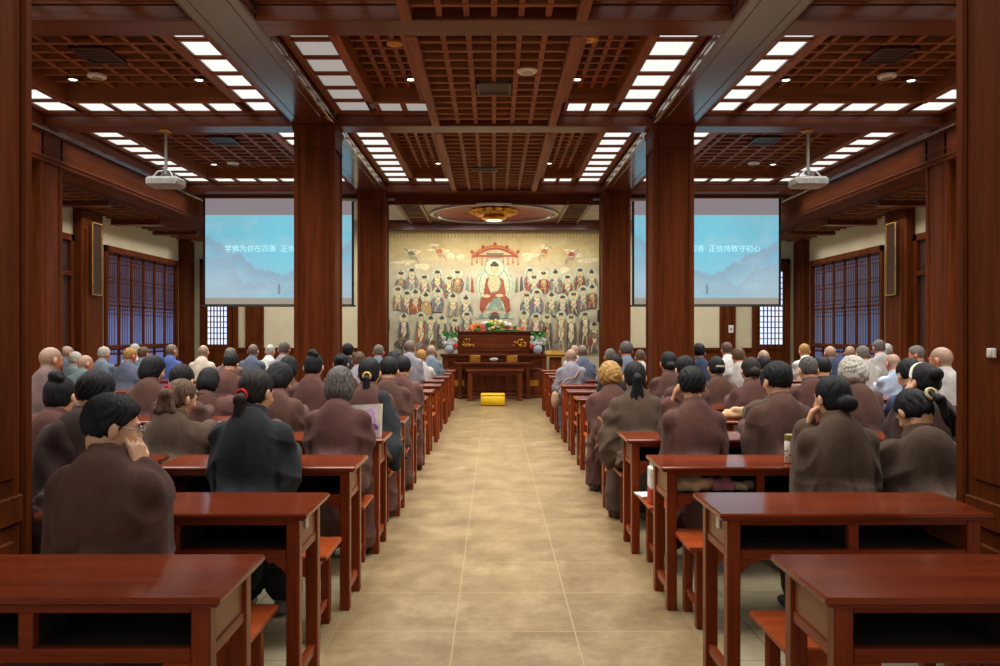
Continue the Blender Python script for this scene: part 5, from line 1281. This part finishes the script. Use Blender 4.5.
def monk(px, top, k, cloth, label, **kw):
    d = dict(px=px, top=top, k=k, cloth=cloth, label=label, hair='bald', suit=True, skin='ruddy', pitch=.22, lean=.07, tail=False, trousers='slate'); d.update(kw); return d
def robe(px, top, k, hair, cloth, label, **kw):
    d = dict(px=px, top=top, k=k, cloth=cloth, label=label, hair=hair); d.update(kw); return d
PEOPLE = [
 # ---- left block, near to far
 robe(100, 397, 1, 'short', 'brown', 'person in brown robe and glasses, chin on hand, nearest on the left', turn=-.85, pitch=.25, pose='chin_right', glasses=True, w=1.12, lean=.06, dxh=-.015, yaw=-.08),
 robe(89, 373, 2, 'short', 'darkbrown', 'short-haired person in dark robe with hood on back, behind the one with glasses', shawl=('back', 'darkbrown'), turn=-.3, w=1.45, dxh=.02),
 robe(54, 377, 3, 'bun_high', 'redbrown', 'person with black top-knot in brown robe beside the near left column', dd=-.35, pitch=.2),
 robe(252, 371, 2, 'pony', 'black', 'person in black jacket with red-tied low ponytail, near left', tie='tie_red', turn=-.35, pw=1.4, w=1.08, pitch=.28, hc='brownblack'),
 robe(245, 384, 3, 'short', 'redbrown', 'brown-robed person bent low and mostly hidden behind the black jacket ponytail', lean=.14, pitch=.6),
 robe(338, 368, 3, 'bob', 'redbrown', 'grey-streaked bob-haired person in brown robe beside the orchid bag', hc='greyblack', w=1.05, pitch=.2, lean=.07, long=.1),
 robe(177, 380, 3, 'pony', 'olive', 'person in olive-brown robe with long loose ponytail and dusky hair', hc='brown', turn=-.55, roll=.1, tie='tie_red', pw=1.8, rz=.03, w=1.1, dxh=.02),
 robe(178, 366, 4, 'short', 'brown', 'dark-haired person directly behind the olive-robed ponytail', pitch=.4),
 robe(277, 364, 4, 'bob', 'brown', 'person with dark bob in brown robe, head bowed, behind the black jacket', hc='black', turn=-.5, pitch=.5),
 robe(206, 369, 5, 'bob', 'redbrown', 'black-haired person bowing in reddish robe with dark folded collar', lean=.10, pitch=.5, w=1.1, shawl=('collar', 'darkbrown')),
 robe(150, 357, 5, 'bob', 'brown', 'person in brown robe with dark chin-length hair turned right', turn=-.7, w=1.15, hc='black'),
 robe(368, 358, 4, 'pony', 'redbrown', 'ponytailed person with black gown slipping off right shoulder', hc='black', shawl=('right', 'black'), tie='tie_gold', long=.12, pitch=.2),
 robe(312, 354, 5, 'bun_high', 'redbrown', 'person in brown robe with clipped-up black hair near the left front column', w=1.05, pitch=.25),
 robe(388, 358, 5, 'short', 'brown', 'black-haired person in brown robe in the aisle seat behind the black gown', pitch=.3, long=.1),
 robe(402, 357, 6, 'short', 'redbrown', 'person in long plum-brown robe hanging to the floor by the left aisle', pitch=.2, long=.08, w=1.08),
 robe(287, 357, 6, 'bob', 'brown', 'dark-haired person in brown robe two seats inside the left column', hc='black', pitch=.4),
 robe(229, 354, 7, 'short', 'redbrown', 'dark-haired person in plum robe before the grey-haired listener on the left', pitch=.4),
 robe(340, 354, 7, 'bun_mid', 'brown', 'dark-haired person seated close against the left front column', pitch=.3),
 robe(347, 344, 9, 'short', 'black', 'person with black hair and black top just right of the left column', pitch=.1),
 robe(393, 352, 7, 'bob', 'darkbrown', 'dark bob-haired person in the left aisle block, half hidden by nearer heads', pitch=.35),
 monk(47, 347, 5, 'plumgrey', 'shaven person in plum-grey gown sitting by the outer left column', turn=-.5, skin='tan', w=1.05, pose='desk', tail=True, suit=False),
 monk(358, 352, 8, 'lavender', 'brown-haired person in lavender shirt right of the left column', hair='crop', hc='brown'),
 monk(65, 346, 9, 'slate', 'shaven person peeking out behind the outer left column', dd=.35, turn=-.5),
 monk(73, 352, 9, 'greengrey', 'white-haired person in green-grey shirt by the outer left column', hair='crop', hc='silver'),
 monk(83, 355, 8, 'greengrey', 'bald person in green-grey shirt leaning down, far left', turn=-.6, w=1.15),
 monk(102, 347, 10, 'bluegrey', 'shaven person in blue-grey shirt before the left lattice window', hc='x', turn=-.4, hair='crop') | dict(hc='silver'),
 monk(128, 348, 9, 'slate', 'fair-haired shaven person in violet-blue jacket before the left window', w=1.15, hair='crop', turn=-.4) | dict(hc='blond'),
 monk(133, 344, 11, 'pale', 'person with cropped grey hair behind the violet-blue jacket, far left', hair='crop') | dict(hc='silver'),
 monk(142, 347, 10, 'bluegrey', 'person with cropped brown hair in dull blue before the left window', hair='crop', turn=-.3) | dict(hc='brown'),
 monk(170, 344, 10, 'blue', 'person with brown shaven head in bright blue jacket', hair='bald', skin='tan', turn=-.5) | dict(hc='dark'),
 monk(202, 345, 10, 'beige', 'bald person in pale beige shirt by the back left door', w=1.1),
 monk(229, 348, 9, 'plumgrey', 'grey-cropped person behind the plum robe on the left', hair='crop') | dict(hc='shaved'),
 monk(252, 344, 10, 'slate', 'shaven person in slate-blue jacket below the left screen', skin='tan', w=1.12) | dict(hc='dark'),
 monk(269, 345, 11, 'white', 'light-haired person in pale green-white shirt below the left screen', hair='crop') | dict(hc='silver'),
 monk(283, 342, 9, 'lavender', 'dark-cropped person in grey jacket left of the front column', hair='crop', w=1.12) | dict(hc='shaved'),
 monk(378, 345, 10, 'bluegrey', 'grey-cropped person in blue-grey right of the left front column', hair='crop') | dict(hc='shaved'),
 monk(409, 340, 9, 'lavender', 'tall shaven person in lavender-grey jacket by the mural left edge', skin='ruddy', w=1.1) | dict(hc='dark'),
 monk(421, 350, 10, 'pale', 'fair-haired person in pale grey by the left aisle front', hair='crop', w=1.1) | dict(hc='blond'),
 monk(431, 345, 11, 'bluegrey', 'shaven person in blue-grey gown, left aisle seat nearest the altar', tail=True, suit=False, long=.15),
 # ---- right block
 robe(838, 377, 2, 'bun_low', 'olive', 'person with low black bun in olive-brown robe, chin on hand, near right', pose='chin_left', turn=.25, w=.98, pitch=.2, lean=.06),
 robe(921, 390, 2, 'pony_side', 'olive', 'person bowing head with cream-tied side ponytail beside the right column', tie='tie_cream', turn=.1, roll=-.12, pitch=.75, lean=.13, rz=.03, w=1.12, hc='black'),
 robe(930, 364, 3, 'bun_mid', 'darkbrown', 'person with headband holding hand to the ear near the right column', pose='ear_left', headband=True, w=1.15, pitch=.3, turn=.2),
 robe(694, 368, 3, 'short', 'redbrown', 'person with short black hair in brown robe holding a white tissue', pose='ear_left', w=1.0, pitch=.12, lean=.05, long=.15),
 robe(781, 363, 3, 'short', 'brown', 'person with short neat hair in brown robe left of the flask', w=1.12, pitch=.15, turn=.2, lean=.06),
 robe(776, 366, 4, 'bob', 'olive', 'olive-robed person mostly hidden behind the neat short-haired listener', w=1.2, lean=.14, pitch=.6),
 robe(636, 362, 4, 'pony_long', 'olive', 'person with very long black ponytail in olive robe by the right aisle', pitch=.1, w=1.05, lean=.05, pw=1.5, pose='hang_left', long=.1),
 robe(856, 358, 4, 'perm', 'brown', 'person with silver permed hair in brown robe', hc='silver', w=1.1, pitch=.2),
 robe(611, 363, 5, 'perm', 'redbrown', 'person with golden-brown permed hair in brown robe by the right aisle', hc='blond', w=1.05, pitch=.3, long=.1),
 robe(687, 357, 5, 'short', 'redbrown', 'dark-haired person in brown robe behind the tissue holder', pitch=.3),
 robe(753, 358, 5, 'bun_low', 'redbrown', 'brown-haired person with low knot in brown robe behind the neat short-haired one', hc='brownblack', w=1.15, pitch=.3),
 robe(811, 357, 5, 'crop', 'redbrown', 'person with close-cropped hair in brown robe left of the silver perm', hc='greyblack', w=1.1, pitch=.2),
 monk(945, 347, 5, 'pale', 'bald person in grey shirt beside the near right column', w=1.05, turn=.5, pose='chin_left', lean=.06) | dict(hc='x'),
 robe(914, 360, 4, 'short', 'navy', 'person with blue-black hair in navy behind the headband', pitch=.4),
 robe(670, 352, 6, 'bun_low', 'brown', 'person with neat dark hair in brown robe left of the right front column', w=1.1, pitch=.15),
 robe(718, 357, 6, 'bun_low', 'brown', 'person with dark tied hair and pale clip right of the front column', tie='tie_cream', w=1.1, pitch=.3),
 robe(825, 358, 6, 'short', 'darkbrown', 'dark-haired person between the cropped head and the silver perm', pitch=.3),
 robe(616, 355, 7, 'short', 'black', 'dark-haired person in black behind the golden perm', pitch=.3),
 robe(766, 357, 7, 'short', 'brown', 'dark-haired person in front of the navy-clad bald listener', pitch=.4),
 monk(896, 354, 7, 'lightblue', 'person in light blue shirt bending low, right side', lean=.16, pitch=.6, w=1.2),
 monk(627, 342, 8, 'bluegrey', 'tall dark-haired person in grey-blue left of the right column', hair='short') | dict(hc='greyblack'),
 robe(700, 344, 8, 'short', 'navy', 'tall black-haired person in navy just right of the front column', pitch=.1, dd=.7),
 monk(865, 346, 8, 'pale', 'dark-cropped person in grey jacket before the right window', hair='crop', w=1.1) | dict(hc='shaved'),
 monk(571.5, 349, 9, 'lavender', 'bald person in lavender jacket with a bag strap, right aisle', w=1.25, pose='hang_left', lean=.05, pitch=.3, long=.1, shoes=True),
 monk(611, 349, 9, 'lavender', 'grey-cropped person in lavender jacket behind the golden perm', hair='crop') | dict(hc='shaved'),
 monk(740, 348, 8, 'pale', 'person with thin brown hair in pale shirt, right of the column', hair='crop') | dict(hc='brown'),
 monk(765, 350, 9, 'navy', 'bald person in navy jacket below the right screen', w=1.2),
 monk(832, 346, 9, 'navy', 'bald person in navy jacket below the right window', w=1.1),
 monk(881, 340, 9, 'pale', 'tall dark-cropped person in pale grey before the right window', hair='crop', w=1.1) | dict(hc='shaved'),
 monk(583, 345, 10, 'slate', 'shaven person in dark blue-grey beside the lavender jacket, right aisle front', w=1.1) | dict(hc='dark'),
 monk(641, 350, 10, 'pale', 'brown-haired person in pale clothes against the right column', hair='crop') | dict(hc='brown'),
 monk(728, 343, 10, 'white', 'person with wavy brown-grey hair in white shirt below the right screen', hair='short') | dict(hc='brown'),
 monk(806, 344, 10, 'white', 'fair-haired person in whitish shirt by the back right door', hair='crop', w=1.1) | dict(hc='blond'),
 monk(852, 346, 10, 'lightblue', 'bald person in blue-grey before the right lattice window', turn=-.4),
 monk(889, 344, 10, 'bluegrey', 'grey-haired person at the far right behind the pale grey jacket', hair='crop') | dict(hc='silver'),
 monk(575, 345, 11, 'pale', 'bald person in pale grey behind the lavender jacket, right aisle'),
 monk(919, 346, 8, 'plumgrey', 'person turned sideways just left of the right near column', turn=.9, hair='crop', pose='chin_left') | dict(hc='shaved'),
]
for sp_ in PEOPLE: person(sp_)

# ================================================================ things people brought
def cloth_pile(name, label, loc, pieces, mat, rz=0.0, group=None):
    f = Field((-.2, -.14, -.02), (.2, .14, .16), .008)
    for a, b_, r in pieces: f.cap(a, b_, r, k=.012)
    X_, Y_, Z_ = f.pts(); f.F = f.F + (.003 * np.sin(70 * X_ + 50 * Z_ + 30 * Y_) + 0 * X_).astype(np.float32); f.F = np.maximum(f.F, (.001 - Z_ + 0 * X_ + 0 * Y_).astype(np.float32))
    V, Q = f.nets(); o = part_obj(name, np_mesh(name, V, Q, [mat]), None); o.location = loc; o.rotation_euler = (0, 0, rz); return tag(o, label, 'cloth', group)
M['cloth_tan'] = fabric('cloth_tan', (186, 152, 116)); M['cloth_pink'] = fabric('cloth_pink', (176, 110, 118)); M['cloth_sand'] = fabric('cloth_sand', (172, 150, 118)); M['bag_white'] = fabric('bag_white', (214, 208, 200), .7); M['bag_tan'] = fabric('bag_tan', (150, 124, 102))
M['orchid'] = plain('orchid_print', (140, 66, 160), .7, var=.2, scale=40); M['orchid_light'] = plain('orchid_print_pale', (196, 160, 206), .7); M['print_green'] = plain('print_leaf', (120, 140, 96), .7); M['bag_red'] = fabric('bag_red', (170, 58, 34), .7); M['paper'] = plain('paper', (226, 220, 204), .8, var=.03)
y2 = front(2)
cloth_pile('folded_cloth', 'tan rolled cloth pushed in the left slot of the right third-row desk', (1.06, y2 + .15, .599), [((-.1, 0, .04), (.02, 0, .045), .042), ((-.08, -.03, .03), (.06, -.02, .035), .034), ((.0, -.05, .03), (.08, -.03, .05), .03)], M['cloth_tan'])
cloth_pile('folded_cloth', 'pink crumpled cloth beside the tan cloth in the desk slot', (1.21, y2 + .15, .599), [((-.03, -.02, .03), (.03, 0, .05), .034), ((-.02, .0, .04), (.04, -.04, .028), .028)], M['cloth_pink'])
cloth_pile('folded_cloth', 'sand-coloured coiled sash at the right end of the desk slot', (1.33, y2 + .15, .599), [((-.03 + .03 * cos(a), -.04, .03 + .0 * a), (-.03 + .03 * cos(a + .9), -.04 + .03 * sin(a), .03), .017) for a in (0, .9, 1.8, 2.7, 3.6, 4.5)] + [((-.06, 0, .025), (.05, 0, .03), .024)], M['cloth_sand'])
cloth_pile('folded_cloth', 'beige soft bundle lying on the desk behind the tissue holder', (PX(736, front(4) + .15), front(4) + .17, .751), [((-.09, 0, .03), (.09, 0, .03), .03), ((-.06, .02, .05), (.08, .0, .06), .028), ((-.02, .0, .07), (.06, .0, .075), .025)], M['cloth_tan'])
# flask
t = thing('vacuum_flask', 'white flask with dark blossom pattern and green-gold lid on the right desk', 'flask', (PX(790.5, y2 + .12), y2 + .12, .751))
mb = MB(); mb.lathe([(.026, 0), (.031, .004), (.031, .112), (.027, .12)], 0, 0, 22); mb.build('flask_body', M['paper'], t, 60)
mb = MB(); mb.lathe([(.028, .12), (.030, .124), (.030, .15), (.02, .154)], 0, 0, 20); tag(mb.build('lid', plain('lid_green_gold', (140, 132, 70), .4), t, 60), 'green-gold lid')
mb = MB(); r_ = random.Random(2)
for _ in range(16):
    a, z_ = r_.uniform(0, 2 * pi), r_.uniform(.02, .1); mb.ball((.0308 * cos(a), .0308 * sin(a), z_), (.004, .004, .007), 0, 6, 4)
mb.build('printed_blossoms', M['brow'], t)
# orchid bag standing on the left desk
y3 = front(3); t = thing('tote_bag', 'white tote bag printed with purple orchids standing on the left desk', 'bag', (PX(364, y3 + .18), y3 + .16, .751), -.12)
mb = MB(); w_, h_ = .115, .215; mb.add([(-w_, -.03, 0), (w_, -.03, 0), (w_, .035, 0), (-w_, .035, 0), (-w_ - .008, -.022, h_ - .01), (w_ + .01, -.016, h_ + .005), (w_ + .01, .026, h_), (-w_ - .008, .03, h_ - .02)], [(0, 1, 5, 4), (1, 2, 6, 5), (2, 3, 7, 6), (3, 0, 4, 7), (3, 2, 1, 0), (4, 5, 6, 7)], 0); mb.build('bag_body', M['bag_white'], t)
mb = MB(); r_ = random.Random(9)
for _ in range(13):
    cx_, cz_ = .055 + r_.uniform(-.03, .045), .10 + r_.uniform(-.05, .085)
    for q in range(5):
        a = 2 * pi * q / 5 + cx_ * 40; mb.ball((cx_ + .011 * cos(a), -.0285 + .009 * cz_ / h_ - .0, cz_ + .011 * sin(a)), (.009, .002, .009), 0 if cz_ < .09 else 1, 6, 4)
mb.tube([(.05, -.029, .0), (.06, -.027, .08), (.03, -.024, .15)], .002, 4, 2); mb.build('orchid_print', [M['orchid'], M['orchid_light'], M['print_green']], t)
# shopping bag hanging beside the right third-row desk and papers
t = thing('shopping_bag', 'white and red shopping bag standing on a bench end by the right aisle', 'bag', (DX0[1] + .085, front(3) - .36, .4145))
mb = MB(); mb.box(-.015, .02, -.05, .05, .09, .22, .008); mb.build('bag_body', M['bag_white'], t); mb = MB(); mb.box(-.016, .021, -.051, .051, 0, .095, .008); tag(mb.build('red_lower_half', M['bag_red'], t), 'red lower half')
mb = MB(); mb.tube([(.0, -.035, .21), (.003, -.03, .26), (.003, .03, .26), (.0, .035, .21)], .004, 6); mb.build('handle', M['bag_white'], t)
def papers(name, label, x, y, z, w_, h_, rz, n=3):
    t = thing(name, label, 'papers', (x, y, z), rz); mb = MB(); mb.box(-w_, w_, -h_, h_, 0, .012, .002); mb.build('pages', M['paper'], t)
    mb = MB(); mb.box(-w_ - .004, w_ + .004, -h_ - .004, h_ + .004, .012, .015, .001); mb.build('cover', M['bag_white'], t)
papers('booklet', 'white booklet on the bench beside the red and white shopping bag', DX0[1] + .14, front(3) - .15, .4145, .10, .07, .2)
papers('booklet', 'white booklet on the left desk edge next to the near column', PX(35, front(2) + .1), front(2) + .13, .751, .09, .07, .1)
# tissue in the raised hand
cloth_pile('tissue', 'small white tissue held up by the black-haired person in brown', (PX(683.5, front(3) - .2), front(3) - .155, PZ(397, front(3) - .2)), [((0, 0, .02), (.01, .0, .045), .016), ((-.01, .01, .02), (.02, .02, .03), .014)], M['paper'])
# shoulder bag of the monk in the aisle
k9 = front(9) - .30; xm = PX(571.5, k9 + .05)
t = thing('shoulder_bag', 'tan cloth shoulder bag slung across the lavender jacket by the right aisle', 'bag', (xm - .235, k9 - .05, .50))
f = Field((-.12, -.2, -.14), (.12, .2, .24), .012); f.ell((0, 0, 0), (.06, .13, .12)); f.cap((0, -.08, .08), (0, .08, .08), .035, k=.03); V, Q = f.nets(); part_obj('pouch', np_mesh('pouch', V, Q, [M['bag_tan']]), t)
mb = MB(); zs_ = PZ(349, k9 + .1) - .315 - .5
mb.tube([(.0, -.06, .1), (.06, -.085, .2), (.15, -.105, .3), (.26, -.085, zs_ - .08), (.33, -.03, zs_ + .005), (.36, .05, zs_ + .03), (.34, .13, zs_ - .05)], .013, 8); mb.build('strap', M['bag_tan'], t, 180)
# ================================================================ camera and light
cam = bpy.data.cameras.new('camera'); co = bpy.data.objects.new('camera', cam); C.objects.link(co)
co.location = (0, 0, EYE); co.rotation_euler = (pi / 2, 0, 0)
cam.sensor_width = 36.0; cam.lens = 36.0 * F / 1000.0; cam.shift_x = 0.006; cam.shift_y = 0.0; cam.clip_end = 100
bpy.context.scene.camera = co
w = bpy.data.worlds.new('world'); bpy.context.scene.world = w; w.use_nodes = True
bg = w.node_tree.nodes['Background']; bg.inputs['Color'].default_value = (1.0, 0.93, 0.84, 1); bg.inputs['Strength'].default_value = 0.48
def area(name, loc, size, power, color=(1, .95, .88), rot=(0, 0, 0), spread=125):
    l = bpy.data.lights.new(name, 'AREA'); l.shape = 'RECTANGLE'; l.size, l.size_y = size; l.energy = power; l.color = color; l.spread = radians(spread)
    o = bpy.data.objects.new(name, l); C.objects.link(o); o.location = loc; o.rotation_euler = rot; return o
def spot(name, loc, power, color=(1, .9, .75), ang=110):
    l = bpy.data.lights.new(name, 'SPOT'); l.energy = power; l.color = color; l.spot_size = radians(ang); l.spot_blend = .8; l.shadow_soft_size = .06
    o = bpy.data.objects.new(name, l); C.objects.link(o); o.location = loc; return o
for o in list(bpy.data.objects):
    if o.name.startswith('downlight') and o.parent is None:
        spot('downlight_beam', (o.location.x, o.location.y, o.location.z - .03), 45)
for y, L in ((5.0, 3.4), (8.8, 3.0), (13.0, 4.2)):
    for x, W_, pw in ((0, 3.4, 105), (-4.25, 3.0, 95), (4.25, 3.0, 95)):
        area('ceiling_panel_light', (x, y, 4.08), (W_, L), pw * L / 3)
for sx in (-1, 1):
    area('back_wall_fill', (sx * 4.4, 17.4, 4.2), (3.0, 2.4), 100)  # added fill without a fixture, brightens the back wall
    area('side_aisle_fill', (sx * 6.86, 12.5, 3.48), (.5, 11.0), 60)  # added fill for the side walls and windows, no lamp stands here
area('mural_fill', (0, 17.2, 3.9), (4.4, .25), 48, (1, .95, .86), (radians(40), 0, 0), 105)  # added strip without a fixture, spreads even light over the mural
v = bpy.context.scene.view_settings; v.view_transform = 'Standard'; v.look = 'None'; v.gamma = 1.0; v.exposure = 0.3; v.use_curve_mapping = False
cy = bpy.context.scene.cycles; cy.use_denoising = True; cy.max_bounces = 7; cy.diffuse_bounces = 4; cy.glossy_bounces = 3; cy.caustics_reflective = False; cy.caustics_refractive = False; cy.sample_clamp_indirect = 6.0
